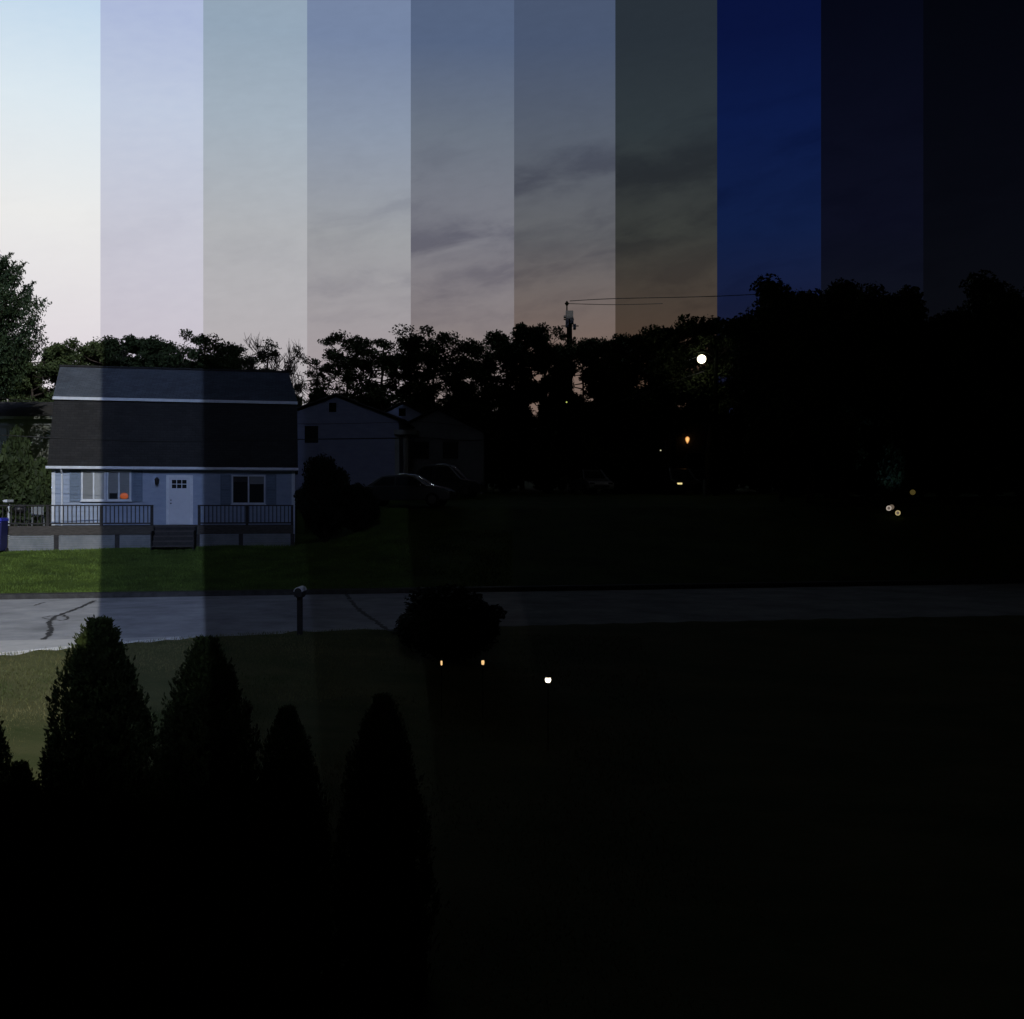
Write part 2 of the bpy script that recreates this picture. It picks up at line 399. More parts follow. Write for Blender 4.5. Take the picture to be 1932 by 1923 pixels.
ROADZ = 3.10
def near_poly(x):
    return lerp_tab(nearp, x)
rd = MB(); xs = axis([(-70, -24, 6), (-24, 12, .5), (12, 70, 5)]); NY = 8
for x in xs:
    a, c = near_poly(x), far_e(x)
    for j in range(NY + 1): rd.v.append((x, a + (c - a) * j / NY, ROADZ + .05 * math.sin(math.pi * j / NY)))
for i in range(len(xs) - 1):
    for j in range(NY):
        q = i * (NY + 1) + j; rd.f.append((q, q + NY + 1, q + NY + 2, q + 1))
for i in range(len(xs) - 1):
    q = i * (NY + 1); a, c = rd.v[q], rd.v[q + NY + 1]; rd.face(a, c, (c[0], c[1], 2.9), (a[0], a[1], 2.9))
road = tag(rd.build('road', M['asphalt'], smooth=True), kind='structure')
def roadpt(px, py):
    h = CAMZ - ROADZ
    for _ in range(4):
        D = h * 1900 / (py - 955); x = (px - 966) / 1900 * D
        a, c = near_poly(x), far_e(x); u = min(1, max(0, (D - a) / (c - a)))
        z = ROADZ + .05 * math.sin(math.pi * u) ; h = CAMZ - z
    return Vector((x, D, z + .006))
def seal(points, w, seed):
    rn = random.Random(seed); pts = [roadpt(*p) for p in points]; fine = []
    for a, c in zip(pts, pts[1:]):
        n = max(2, int((c - a).length / .09))
        for i in range(n): fine.append(a.lerp(c, i / n) + Vector((rn.uniform(-.03, .03), rn.uniform(-.05, .05), 0)))
    fine.append(pts[-1]); m = MB()
    for i, p in enumerate(fine):
        d = fine[min(i + 1, len(fine) - 1)] - fine[max(0, i - 1)]; d.z = 0; nn = Vector((-d.y, d.x, 0)).normalized(); ww = w * rn.uniform(.6, 1.4)
        m.v += [tuple(p + nn * ww), tuple(p - nn * ww)]
    for i in range(len(fine) - 1): m.f.append((2*i, 2*i+1, 2*i+3, 2*i+2))
    m.build('crack_sealant', M['sealant'], road)
seal([(178,1134),(163,1141),(137,1152),(117,1158.6),(104,1163.7),(94,1174),(96.5,1189),(89,1202),(77,1211)], .055, 1)
seal([(79,1166),(94,1162.6),(119,1161),(130.5,1166),(119,1171),(96.5,1170),(79,1167)], .03, 2)
seal([(65,1143),(74,1139.5),(84,1137)], .03, 3)
seal([(652,1121),(668,1141),(686,1158.6),(706,1171),(731,1189),(752,1192)], .06, 4)
seal([(470,1168),(505,1167),(545,1166)], .012, 5)
# pavement wedge beside the road
pv = MB(); top = [(x, y, ROADZ + .03) for x, y in lawn_e]; bot = [(x, near_poly(x) + .0 , ROADZ + .03) for x, y in lawn_e]
for i in range(len(top) - 1): pv.face(top[i], top[i+1], bot[i+1], bot[i]); pv.face(bot[i], bot[i+1], (bot[i+1][0], bot[i+1][1], 3.0), (bot[i][0], bot[i][1], 3.0)); pv.face(top[i], top[i+1], (top[i+1][0], top[i+1][1], 2.9), (top[i][0], top[i][1], 2.9))
tag(pv.build('pavement', M['concrete']), kind='structure')
kb = MB()
for i in range(len(xs) - 1):
    x0, x1 = xs[i], xs[i + 1]; y0, y1 = far_e(x0), far_e(x1)
    A = [(x0, y0, 3.0), (x0, y0 + .03, 3.25), (x0, y0 + .30, 3.27), (x0, y0 + .34, 3.0)]; B = [(x1, y1, 3.0), (x1, y1 + .03, 3.25), (x1, y1 + .30, 3.27), (x1, y1 + .34, 3.0)]
    for q in range(3): kb.face(A[q], B[q], B[q+1], A[q+1])
tag(kb.build('kerb', M['kerb']), kind='structure')

# grass blades
def blades(name, n, xr, yr, test, h, w, m, seed):
    r = np.random.default_rng(seed); pts = []
    while len(pts) < n:
        x = r.uniform(*xr); y = r.uniform(*yr)
        if test(x, y): pts.append((x, y, ground(x, y) - .01))
    p = np.array(pts); k = len(p); a = r.uniform(0, 2 * np.pi, k); hh = r.uniform(.5, 1.3, k)[:, None] * h
    u = np.stack([np.cos(a), np.sin(a), 0 * a], 1) * w; lean = r.normal(0, .35, (k, 3)); lean[:, 2] = 1; lean *= hh
    V = np.stack([p - u, p + u, p + u * .3 + lean, p - u * .3 + lean], 1)
    return tag(quads(name, V, m), kind='stuff')
g1 = leafmat('straw_grass', (.048,.068,.020), (.165,.145,.065), .5); g2 = leafmat('green_grass', (.033,.054,.012), (.080,.125,.024), .8)
a = blades('grass', 70000, (-13, 3), (10, 23.6), lambda x, y: y < min(near_poly(x), lerp_tab(lawn_e, x) if x < -7.3 else 99) - .03 and abs(x) < y * .56 and (x < -2 or random.random() < .3), .045, .006, g1, 1)
tag(a, 'short straw-tinted grass on the near lawn', 'grass')
a = blades('grass', 60000, (-22, 0), (31, 43), lambda x, y: y > far_e(x) + .28 and abs(x) < y * .56, .07, .010, g2, 2)
tag(a, 'green grass on the lawn across the road', 'grass')

# ------------------------------------------------------------------ unseen block and house added behind the camera to cast shade
tw = tag(empty('shade_block', (0, 0, 0)), 'tall brick block added behind the viewpoint to cast shade', 'light blocker')
cxx, cyy = CORNER
MB().plan([(cxx, cyy), (cxx + 9, cyy - 14), (92, cyy - 14), (92, cyy)], -.5, 74).build('wall', M['brick'], tw)
MB().plan([(cxx + .6, cyy - .4), (cxx + 9, cyy - 13.6), (91.6, cyy - 13.6), (91.6, cyy - .4)], 74, 74.6).build('roof', M['roof_far'], tw)

oh = tag(empty('shade_house', (0, 0, 0)), 'low grey house added behind the viewpoint to shade the near yard', 'house')  # added for its shade on the near yard and foreground evergreens
MB().plan([(-46, cyy - 8), (cxx + 4.9, cyy - 8), (cxx - .004, cyy - .03), (-46, cyy - .03)], -.5, 11.5).build('wall', M['house_grey'], oh)
MB().plan([(-46, cyy - 8), (cxx + 4.9, cyy - 8), (cxx - .01, cyy - .04), (-46, cyy - .04)], 11.5, 11.8).build('roof', M['roof_far'], oh)
# ------------------------------------------------------------------ the gambrel house
HY = R(12); HO = (-19.74, 43.2, 0)
house = tag(empty('gambrel_house', (HO[0], HO[1], 0), HY), 'grey-blue house with a steep two-slope shingled roof and wooden front deck', 'house')
HL = 10.19; ZF, ZE, ZB, ZR = 5.17, 7.72, 10.72, 12.49
wl = MB(); n = 18
for i in range(n):
    z0 = 4.2 + (ZE - 4.2) * i / n; z1 = 4.2 + (ZE - 4.2) * (i + 1) / n
    wl.face((0, -.022, z0), (HL, -.022, z0), (HL, 0, z1), (0, 0, z1)); wl.face((0, 0, z0), (HL, 0, z0), (HL, -.022, z0), (0, -.022, z0))
DP = 7.6
for x in (0, HL):
    wl.face((x, 0, 4.2), (x, 0, ZE), (x, 1.2, ZB - .05), (x, 3.8, ZR - .1), (x, DP - 1.2, ZB - .05), (x, DP, ZE), (x, DP, 4.2))
wl.face((0, DP, 4.2), (HL, DP, 4.2), (HL, DP, ZE), (0, DP, ZE))
wl.build('wall', M['siding'], house)
for x in (0.0, HL - .14): MB().box(x, x + .14, -.05, -.024, 4.3, ZE - .02).build('corner_board', M['white'], house)
def slab(p, t=.10):
    """four corners of a roof face, thickened downwards"""
    m = MB(); a, b2, c, d = [Vector(q) for q in p]; nn = (b2 - a).cross(d - a).normalized() * t
    lo = [q - nn for q in (a, b2, c, d)]; m.v = [tuple(q) for q in (a, b2, c, d)] + [tuple(q) for q in lo]
    m.f = [(0,1,2,3),(7,6,5,4),(0,4,5,1),(1,5,6,2),(2,6,7,3),(3,7,4,0)]; return m
ov = .22
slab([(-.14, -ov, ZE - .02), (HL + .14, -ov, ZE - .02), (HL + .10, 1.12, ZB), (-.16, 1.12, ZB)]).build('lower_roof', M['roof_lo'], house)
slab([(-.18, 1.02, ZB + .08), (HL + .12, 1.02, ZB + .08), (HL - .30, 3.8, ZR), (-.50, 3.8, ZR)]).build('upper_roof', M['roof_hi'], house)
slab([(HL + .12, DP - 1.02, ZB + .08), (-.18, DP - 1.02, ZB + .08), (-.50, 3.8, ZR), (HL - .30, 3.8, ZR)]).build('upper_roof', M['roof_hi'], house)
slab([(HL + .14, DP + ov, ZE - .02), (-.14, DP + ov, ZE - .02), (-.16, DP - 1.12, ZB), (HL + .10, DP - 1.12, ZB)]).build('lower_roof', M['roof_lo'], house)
MB().box(-.19, HL + .13, .985, 1.015, ZB - .04, ZB + .085).build('trim_board', M['white'], house)
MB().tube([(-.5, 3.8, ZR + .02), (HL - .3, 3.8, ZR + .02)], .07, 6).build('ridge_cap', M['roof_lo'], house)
# gutter with downspout
gt = MB(); gt.prism([(0, 0)] * 0 or [(-.18, ZE - .13), (HL + .16, ZE - .13), (HL + .16, ZE - .01), (-.18, ZE - .01)], -ov - .13, -ov - .01)
gut = gt.build('gutter', M['white'], house, bevel=.02)
MB().box(-.1, HL + .1, -ov, -.024, ZE - .16, ZE - .13).build('soffit', M['siding'], house)
MB().tube([(.42, -ov - .05, ZE - .12), (.42, -.2, ZE - .22), (.42, -.09, ZE - .34), (.42, -.09, 4.5)], .04, 8).build('downspout', M['white'], house)
def window(x0, x1, z0, z1, panes, split=2, par=house, y=-.03, fr=.06):
    f = MB()
    f.box(x0, x1, y - .05, y, z0, z0 + fr); f.box(x0, x1, y - .05, y, z1 - fr, z1)
    f.box(x0, x0 + fr, y - .05, y, z0 + fr, z1 - fr); f.box(x1 - fr, x1, y - .05, y, z0 + fr, z1 - fr)
    w = (x1 - x0 - fr) / split
    for i in range(1, split): f.box(x0 + w * i, x0 + w * i + fr, y - .045, y, z0 + fr, z1 - fr)
    fo = f.build('window', M['white'], par)
    for i in range(split):
        a = x0 + w * i + fr; c = x0 + w * (i + 1)
        MB().box(a + .002, c - .002, y - .012, y - .006, z0 + fr + .002, z1 - fr - .002).build('pane', panes[i], fo)
    MB().box(x0 - .04, x1 + .04, y - .09, y, z0 - .05, z0 - .002).build('sill', M['white'], fo)
    return fo
wa = window(1.20, 2.19, 6.24, 7.53, [M['blind'], M['blind2']])
wb = window(2.23, 3.22, 6.24, 7.53, [M['blind'], M['blind']])
MB().box(2.34, 2.66, -.06, -.045, 6.31, 6.56).build('dark_opening', M['glass'], wb)
lm = MB().lathe([(.05, 0), (.15, .04), (.17, .14), (.13, .22), (.05, .26)], (2.94, -.055, 6.31), 14)
lm.v = [(x, -.05 + (y + .055) * .12, z) for x, y, z in lm.v]
tag(lm.build('window_lamp', M['pumpkin'], wb, smooth=True), 'orange glowing lamp in the window corner')
wc = window(7.45, 8.90, 6.09, 7.38, [M['glass'], M['glass']])
MB().box(8.23, 8.83, -.05, -.042, 6.98, 7.31).build('blind', M['blind'], wc)
MB().box(7.52, 8.14, -.05, -.042, 7.08, 7.31).build('blind', M['rail'], wc)
def shutter(x0, x1, z0, z1):
    m = MB(); m.box(x0, x0 + .05, -.06, -.026, z0, z1); m.box(x1 - .05, x1, -.06, -.026, z0, z1)
    for a, c in ((z0, z0 + .06), (z1 - .06, z1), ((z0 + z1) / 2 - .03, (z0 + z1) / 2 + .03)): m.box(x0 + .05, x1 - .05, -.06, -.026, a, c)
    k = 18
    for i in range(k):
        z = z0 + .06 + (z1 - z0 - .12) * i / k; m.face((x0 + .05, -.052, z), (x1 - .05, -.052, z), (x1 - .05, -.03, z + .06), (x0 + .05, -.03, z + .06))
    m.build('shutter', M['shutter'], house)
for x0, x1, z0, z1 in ((.72,1.16,6.2,7.56),(3.26,3.70,6.2,7.56),(6.97,7.41,6.05,7.41),(8.94,9.38,6.05,7.41)): shutter(x0, x1, z0, z1)
# front door
dr = MB().box(4.80, 5.68, -.05, -.026, ZF + .02, 7.24).build('door', M['door'], house)
df = MB(); df.box(4.68, 4.795, -.07, -.024, ZF + .02, 7.36); df.box(5.685, 5.80, -.07, -.024, ZF + .02, 7.36); df.box(4.795, 5.685, -.07, -.024, 7.245, 7.36)
df.build('door_frame', M['white'], house)
for i in range(3):
    for j in range(2):
        x = 4.92 + i * .215; z = 6.78 + j * .2
        MB().box(x, x + .185, -.058, -.0505, z, z + .17).build('pane', M['glass'], dr)
for z in (5.45, 6.15): MB().box(4.92, 5.56, -.056, -.0505, z, z + .5).build('door_panel', M['door'], dr, bevel=.004)
MB().tube([(4.88, -.05, 6.12), (4.88, -.12, 6.12)], .03, 8).build('door_knob', M['black'], dr)
MB().tube([(4.88, -.05, 6.26), (4.88, -.08, 6.26)], .028, 8).build('deadbolt', M['black'], dr)
wlmp = MB().lathe([(.02, 0), (.07, .05), (.09, .22), (.11, .24), (.02, .34)], (4.30, -.16, 6.92), 8).build('wall_lantern', M['black'], house)
MB().box(4.27, 4.33, -.13, -.026, 7.02, 7.12).build('bracket', M['black'], wlmp)

# deck (its own thing, built on the ground in front of the house)
dk = tag(empty('front_deck', (HO[0], HO[1], 0), HY), 'dark wooden deck with balustrade and steps along the house front', 'deck')
DX0, DX1, DY = -1.98, HL - .05, -2.0
m = MB(); nb = 14
for i in range(nb):
    y0 = DY + (2.0 - .06) * i / nb; m.box(DX0, DX1, y0, y0 + .128, ZF - .04, ZF)
m.build('floor_boards', M['deck'], dk)
m = MB(); m.box(DX0, 4.42, DY - .045, DY - .005, ZF - .36, ZF + .01); m.box(6.16, DX1, DY - .045, DY - .005, ZF - .36, ZF + .01)
m.build('fascia', M['deck'], dk)
sx = [DX0 + .05, .62, 2.98, 4.40]; sx2 = [6.18, 7.95, 10.1]
for arr in (sx, sx2):
    for a, c in zip(arr, arr[1:]):
        pn = MB(); k = 9
        for i in range(k):
            z = 4.12 + (.68) * i / k; pn.box(a + .09, c - .09, DY - .02 , DY + .005, z, z + .068)
        pn.build('skirting_panel', M['skirt'], dk)
    for a in arr: MB().box(a - .088, a + .088, DY - .06, DY + .06, 4.1, ZF - .362).build('pier', M['rail'], dk)
def rail(x0, x1, posts):
    h = .88; y = DY + .05
    MB().box(x0, x1, y - .07, y + .07, ZF + h - .05, ZF + h).build('handrail', M['rail'], dk, bevel=.008)
    MB().box(x0, x1, y - .02, y + .02, ZF + .08, ZF + .14).build('bottom_rail', M['rail'], dk)
    for p in posts: MB().box(p - .055, p + .055, y - .055, y + .055, ZF, ZF + h - .052).build('post', M['rail'], dk)
    bl = MB(); x = x0 + .12
    while x < x1 - .05:
        if all(abs(x - p) > .08 for p in posts): bl.box(x - .018, x + .018, y - .018, y + .018, ZF + .142, ZF + h - .052)
        x += .165
    bl.build('balusters', M['rail'], dk)
rail(DX0 + .1, 4.40, [DX0 + .16, .28, 2.35, 4.34]); rail(6.18, DX1, [6.24, 8.2, DX1 - .06])
for i in range(4):
    z = ZF - .2 * (i + 1); MB().box(4.48, 6.10, DY - .05 - .28 * (i + 1), DY - .05 - .28 * i, z - .05, z).build('tread', M['deck'], dk)
    MB().box(4.5, 6.08, DY - .052 - .28 * i - .02, DY - .052 - .28 * i, z, z + .15).build('riser', M['rail'], dk)
for x in (4.44, 6.10):
    MB().prism([(0, 0)] * 0 or [(x, 4.2), (x + .04, 4.2), (x + .04, ZF - .2), (x, ZF - .2)], DY - 1.1, DY - .05).build('stringer', M['rail'], dk)
def hpt(lx, ly, z):
    v = Matrix.Rotation(HY, 3, 'Z') @ Vector((lx, ly, 0)); return (HO[0] + v.x, HO[1] + v.y, z)
# kettle barbecue and a folded chair on the left of the deck
bq = tag(empty('kettle_barbecue', hpt(-1.0, -1.1, ZF), HY), 'dark round barbecue on legs on the left end of the deck', 'barbecue')
MB().lathe([(.05,.50),(.22,.56),(.28,.68),(.28,.70),(.22,.84),(.05,.90)], k=18).build('bowl', M['black'], bq, smooth=True)
for k in range(3):
    a = k * 2.094; MB().tube([(.18*math.cos(a), .18*math.sin(a), .56), (.30*math.cos(a), .30*math.sin(a), 0)], .015, 6).build('leg', M['steel'], bq)
ch = tag(empty('deck_chair', hpt(-.35, -.9, ZF), HY + .3), 'pale plastic chair standing at the house corner on the deck', 'chair')
MB().box(-.24,.24,-.24,.22,.40,.44).build('seat', M['skirt'], ch, bevel=.01)
MB().box(-.24,.24,.20,.24,.46,.80).build('backrest', M['skirt'], ch, bevel=.01)
for x in (-.21,.21):
    for y in (-.2,.2): MB().tube([(x,y,.4),(x*1.1,y*1.15,0)], .02, 6).build('leg', M['skirt'], ch)
# blue bin at the left edge
q = P(1, 1003, 40.5); gz = ground(q.x, q.y)
bn = tag(empty('blue_bin', (q.x - .12, q.y, gz)), 'blue lidded wheeled bin at the left end of the deck', 'bin')
MB().prism([(-.24,.08),(.24,.08),(.30,1.25),(-.30,1.25)], -.28, .28).build('bin_body', mat('dark_blue_plastic', (.01,.012,.07), .5), bn, bevel=.02)
MB().prism([(-.32,1.255),(.32,1.255),(.30,1.40),(-.30,1.42)], -.32, .32).build('lid', M['blue'], bn, bevel=.03)
for x in (-.25, .25): MB().tube([(x-.03,.24,.1),(x+.03,.24,.1)], .1, 12).build('wheel', M['rubber'], bn)
# white patio table with tub
q = P(2, 943, 46); tb = tag(empty('patio_table', (q.x - .1, q.y, ground(q.x, q.y))), 'white table beyond the deck at the left picture edge', 'table')
th = q.z - ground(q.x, q.y)
MB().box(-.55,.55,-.35,.35,th-.12,th).build('tabletop', M['white'], tb, bevel=.02)
for x in (-.45,.45): MB().box(x-.04,x+.04,-.04,.04,0,th-.121).build('leg', M['white'], tb)
tub = MB().prism([(-.34,0),(.22,0),(.26,.26),(-.38,.26)], -.2, .2).build('storage_tub', M['white'], bevel=.02); tub.location = (q.x - .1, q.y, q.z + .002)
tag(tub, 'white tub standing on the white table', 'tub')

# ------------------------------------------------------------------ other houses
def gable_house(name, label, apexpx, D, halfw, pitch, depth, wm, rm, base, yaw=0, trim=True):
    ap = P(*apexpx, D); r = tag(empty(name, (ap.x, ap.y, 0), yaw), label, 'house')
    ez = ap.z - halfw * pitch
    n = 26; w = MB()
    for i in range(n):
        z0 = base + (ez - base) * i / n; z1 = base + (ez - base) * (i + 1) / n
        w.face((-halfw, -.02, z0), (halfw, -.02, z0), (halfw, 0, z1), (-halfw, 0, z1))
    w.face((-halfw, 0, ez), (halfw, 0, ez), (0, 0, ap.z - .02))
    w.face((-halfw, 0, base), (-halfw, depth, base), (-halfw, depth, ez), (-halfw, 0, ez)); w.face((halfw, 0, base), (halfw, 0, ez), (halfw, depth, ez), (halfw, depth, base))
    w.face((-halfw, depth, base), (halfw, depth, base), (halfw, depth, ez), (0, depth, ap.z - .02), (-halfw, depth, ez))
    w.build('wall', wm, r)
    o = .35
    slab([(0, -.3, ap.z + .08), (-halfw - o, -.3, ez - o * pitch + .08), (-halfw - o, depth + .3, ez - o * pitch + .08), (0, depth + .3, ap.z + .08)], .08).build('roof', rm, r)
    slab([(halfw + o, -.3, ez - o * pitch + .08), (0, -.3, ap.z + .08), (0, depth + .3, ap.z + .08), (halfw + o, depth + .3, ez - o * pitch + .08)], .08).build('roof', rm, r)
    return r, ap, ez
h2, ap, ez = gable_house('gable_house', 'blue-grey gable-fronted house just right of the two-slope roof', (634, 748), 60, 3.75, .375, 8, M['house_blue'], M['roof_far'], 5.6)
def hw(par, ax, px, py, D, w, h, m, fm=None, name='window'):
    q = P(px, py, D); x = q.x - ax.x
    f = MB().box(x - w/2 - .06, x + w/2 + .06, -.06, -.024, q.z - h/2 - .06, q.z + h/2 + .06).build(name, fm or M['house_grey'], par)
    MB().box(x - w/2, x + w/2, -.075, -.062, q.z - h/2, q.z + h/2).build('pane', m, f); return f
hw(h2, ap, 628, 769, 60, .42, .55, M['core'], M['house_blue'], 'attic_vent'); hw(h2, ap, 588, 820, 60, .8, 1.0, M['glass'], M['house_blue'])
# corner porch of that house
q0 = P(757, 850, 59.4)
for px in (752, 768): 
    q = P(px, 850, 59.6); MB().box(q.x - ap.x - .13, q.x - ap.x + .13, -1.2, -.95, 5.8, P(757, 822, 59).z).build('porch_column', M['cream'], h2)
MB().box(P(745,0,59).x - ap.x, P(778,0,59).x - ap.x + .3, -1.5, .4, P(757,821,59).z, P(757,812,59).z).build('porch_roof', M['cream'], h2)
h3, ap3, e3 = gable_house('gable_house', 'pale blue gable peeking over the roof of the blue-grey house', (760, 762), 72, 3.2, .5, 7, M['house_pale'], M['roof_far'], 6.5)
hw(h3, ap3, 759, 778, 72, .5, .55, M['core'], M['house_pale'])
h4, ap4, e4 = gable_house('gable_house', 'dim grey gable-fronted house behind the parked cars', (826, 773), 66, 3.0, .5, 8, M['house_grey'], M['roof_far'], 6.2)
hw(h4, ap4, 795, 850, 66, 1.0, 1.1, M['glass']); hw(h4, ap4, 850, 850, 66, 1.0, 1.1, M['glass'])
h5, ap5, e5 = gable_house('gable_house', 'unlit dark house below the street lamp with an orange lamp on its wall', (1270, 775), 68, 4.2, .45, 8, M['kerb'], M['roof_far'], 6.4)
hw(h5, ap5, 1240, 850, 68, 1.0, 1.1, M['glass']); hw(h5, ap5, 1310, 870, 68, 1.0, 1.1, M['glass'])
# neighbour at the left, long roof facing the road
q = P(20, 790, 68); nb_ = tag(empty('neighbour_house', (q.x, q.y, 0), R(4)), 'cream house half hidden behind the left shrubs', 'house')
ezn = P(0, 787, 68).z
MB().box(-4, 3.6, 0, 6, 4.6, ezn).build('wall', M['cream'], nb_)
slab([(-4.3, -.4, ezn), (3.9, -.4, ezn), (3.9, 3.2, ezn + 1.35), (-4.3, 3.2, ezn + 1.35)]).build('roof', M['roof_far'], nb_)
slab([(3.9, 6.4, ezn), (-4.3, 6.4, ezn), (-4.3, 3.2, ezn + 1.35), (3.9, 3.2, ezn + 1.35)]).build('roof', M['roof_far'], nb_)
MB().box(-4.3, 3.9, -.55, -.42, ezn - .16, ezn + .02).build('gutter', M['cream'], nb_)
MB().box(-4, 3.6, -.05, -.005, ezn - .55, ezn - .2).build('frieze_board', M['skirt'], nb_)
for x in (-1.2, 1.2): 
    f = MB().box(x, x + 1, -.06, -.005, ezn - 2.0, ezn - .7).build('window', M['cream'], nb_); MB().box(x + .07, x + .93, -.07, -.062, ezn - 1.93, ezn - .77).build('pane', M['blind2'], f)

# ------------------------------------------------------------------ trees
def rhombi(c, size, rng, up=0.0, aspect=.55):
    n = len(c); u = rng.normal(size=(n, 3)); u[:, 2] += up * 2; u /= np.linalg.norm(u, axis=1)[:, None]
    w = rng.normal(size=(n, 3)); w -= (w * u).sum(1)[:, None] * u; w /= np.linalg.norm(w, axis=1)[:, None]
    s = (size * rng.uniform(.6, 1.4, n))[:, None]
    return np.stack([c - u * s, c + w * s * aspect, c + u * s, c - w * s * aspect], 1)
def clumps(cs, rad, flat, per, rng):
    out = []
    for c, r in zip(cs, rad):
        d = rng.normal(size=(per, 3)); d /= np.linalg.norm(d, axis=1)[:, None]; d = rng.normal(size=(per * 2, 3)); d = d[np.linalg.norm(d, axis=1) < 2.1][:per] * r * .52
        d[:, 2] *= flat; out.append(d + np.array(c))
    return np.concatenate(out)
def broad_tree(seed, H, W, base_frac, nb, per, leaf, dens=1.0, flat=.5, leafm='leaf_oak', bare=False):
    """origin at the foot; returns the root"""
    rn = random.Random(seed); rng = np.random.default_rng(seed)
    root = empty('tree'); tk = MB()
    pts = []; x = y = 0; k = 7
    for i in range(k + 1):
        pts.append((x, y, H * .9 * i / k)); x += rn.uniform(-.14, .14); y += rn.uniform(-.14, .14)
    tk.tube(pts, [.20 * H / 12 * (1 - .85 * i / k) + .02 for i in range(k + 1)], 7)
    def at(t):
        f = t / .9 * k; i = min(k - 1, int(f)); a, c = Vector(pts[i]), Vector(pts[i + 1]); return a.lerp(c, f - i)
    cs = []; rad = []
    for b_ in range(nb):
        t = base_frac + (.88 - base_frac) * (b_ + rn.random()) / nb
        prof = math.sin(math.pi * min(1, .16 + .80 * (t - base_frac) / (1 - base_frac))) ** .6
        ln = W / 2 * prof * rn.uniform(.6, 1.12); a = b_ * 2.4 + rn.uniform(-.4, .4)
        s = at(t); rise = rn.uniform(.15, .65) * ln
        e = s + Vector((math.cos(a) * ln, math.sin(a) * ln, rise)); mid = s.lerp(e, .5) + Vector((0, 0, -.12 * ln))
        tk.tube([s, mid, e], [.06 * H / 12, .035 * H / 12, .012], 5, False)
        cs.append(e); rad.append(rn.uniform(.7, 1.05) * W / 8 + .1)
        for _ in range(3 if not bare else 6):
            q = s.lerp(e, rn.uniform(.35, .9)); a2 = a + rn.uniform(-1.3, 1.3); l2 = ln * rn.uniform(.25, .5)
            e2 = q + Vector((math.cos(a2) * l2, math.sin(a2) * l2, rn.uniform(.1, .7) * (l2 if not bare else 2.5 * l2)))
            tk.tube([q, q.lerp(e2, .5) + Vector((0, 0, .05)), e2], [.025, .015, .006] if not bare else [.03, .02, .01], 4, False)
            if bare:
                for _ in range(4):
                    q3 = q.lerp(e2, rn.uniform(.3, 1)); e3 = q3 + Vector((rn.uniform(-.5, .5), rn.uniform(-.5, .5), rn.uniform(.4, 1.1)))
                    tk.tube([q3, e3], [.024, .010], 3, False)
            if rn.random() < .8 * dens: cs.append(e2); rad.append(rn.uniform(.45, .85) * W / 8 + .08)
    tk.build('trunk', M['bark'], root)
    if not bare:
        c = clumps(cs, rad, flat, int(per * dens), rng)
        quads('crown', rhombi(c, leaf, rng), M[leafm], root)
    return root
def conifer(seed, H, W, z0):
    rn = random.Random(seed); rng = np.random.default_rng(seed); root = empty('conifer_tree'); tk = MB()
    tk.tube([(0,0,0),(.05,0,H*.5),(0,.05,H)], [.22,.13,.02], 8); pts = []
    n = 72
    for i in range(n):
        t = z0 + (H * .98 - z0) * (i / n); fr = (t - z0) / (H - z0)
        ln = W / 2 * min(1, (.45 + 1.4 * fr)) * (1 - fr) ** .62 * 1.15 * rn.uniform(.6, 1.15) + .12; a = i * 2.4 + rn.uniform(-.3, .3)
        d = Vector((math.cos(a), math.sin(a), 0)); s = Vector((0, 0, t)); seg = []
        for k in range(6):
            u = k / 5; seg.append(s + d * ln * u + Vector((0, 0, (.42 * u * u + .16 * u - .10 * math.sin(math.pi * u)) * ln + .18 * u)))
        tk.tube(seg, [.045, .035, .028, .02, .014, .006], 4, False)
        for k in range(1, 6):
            u = k / 5; p = seg[k]; cnt = int(ln * 40) + 12; w = .34 * ln * (.30 + .5 * math.sin(math.pi * min(1, u * .9))) * (1.05 - .6 * u) + .07
            cc = rng.normal(size=(cnt, 3)) * np.array([w, w, .10 + .04 * ln]) * .75 + np.array(p); pts.append(cc)
            if rn.random() < .8:          # upswept tuft at the tips
                for q in range(3):
                    tip = p + Vector((rn.uniform(-.3,.3) * ln * .5, rn.uniform(-.3,.3) * ln * .5, 0)); g = rng.uniform(0, 1, (22, 1))
                    dr = np.array(d * .35 + Vector((rn.uniform(-.2,.2), rn.uniform(-.2,.2), .45))); pts.append(np.array(tip) + g * dr + rng.normal(size=(22, 3)) * .045)
    tk.build('trunk', M['bark'], root); c = np.concatenate(pts)
    quads('crown', rhombi(c, .078, rng, .6, .4), M['leaf_pine'], root); return root
def shrub(seed, leafm='leaf_shrub', leaf=.05, n=9000, lob=26):
    """unit shrub about 1 high and 1 wide"""
    rng = np.random.default_rng(seed); rn = random.Random(seed); root = empty('shrub'); tk = MB(); cs = []; rad = []
    for i in range(lob):
        a = rn.uniform(0, 6.28); el = rn.uniform(-.35, 1.45); r = rn.uniform(.24, .39)
        c = Vector((math.cos(a) * math.cos(el) * r, math.sin(a) * math.cos(el) * r, .48 + math.sin(el) * (r + .06)))
        cs.append(c); rad.append(rn.uniform(.10, .16)); tk.tube([(0, 0, 0), (c.x * .5, c.y * .5, c.z * .5), c], [.03, .016, .006], 5, False)
    tk.build('stems', M['bark'], root); c = clumps(cs, rad, 1.0, n // lob, rng)
    c2 = rng.normal(size=(n // 2, 3)) * .17; c2 = c2[np.linalg.norm(c2, axis=1) < .42] + np.array([0, 0, .45]); c2 = c2[(c2[:, 2] > .02)]
    quads('foliage', rhombi(np.concatenate([c, c2]), leaf, rng), M[leafm], root); return root

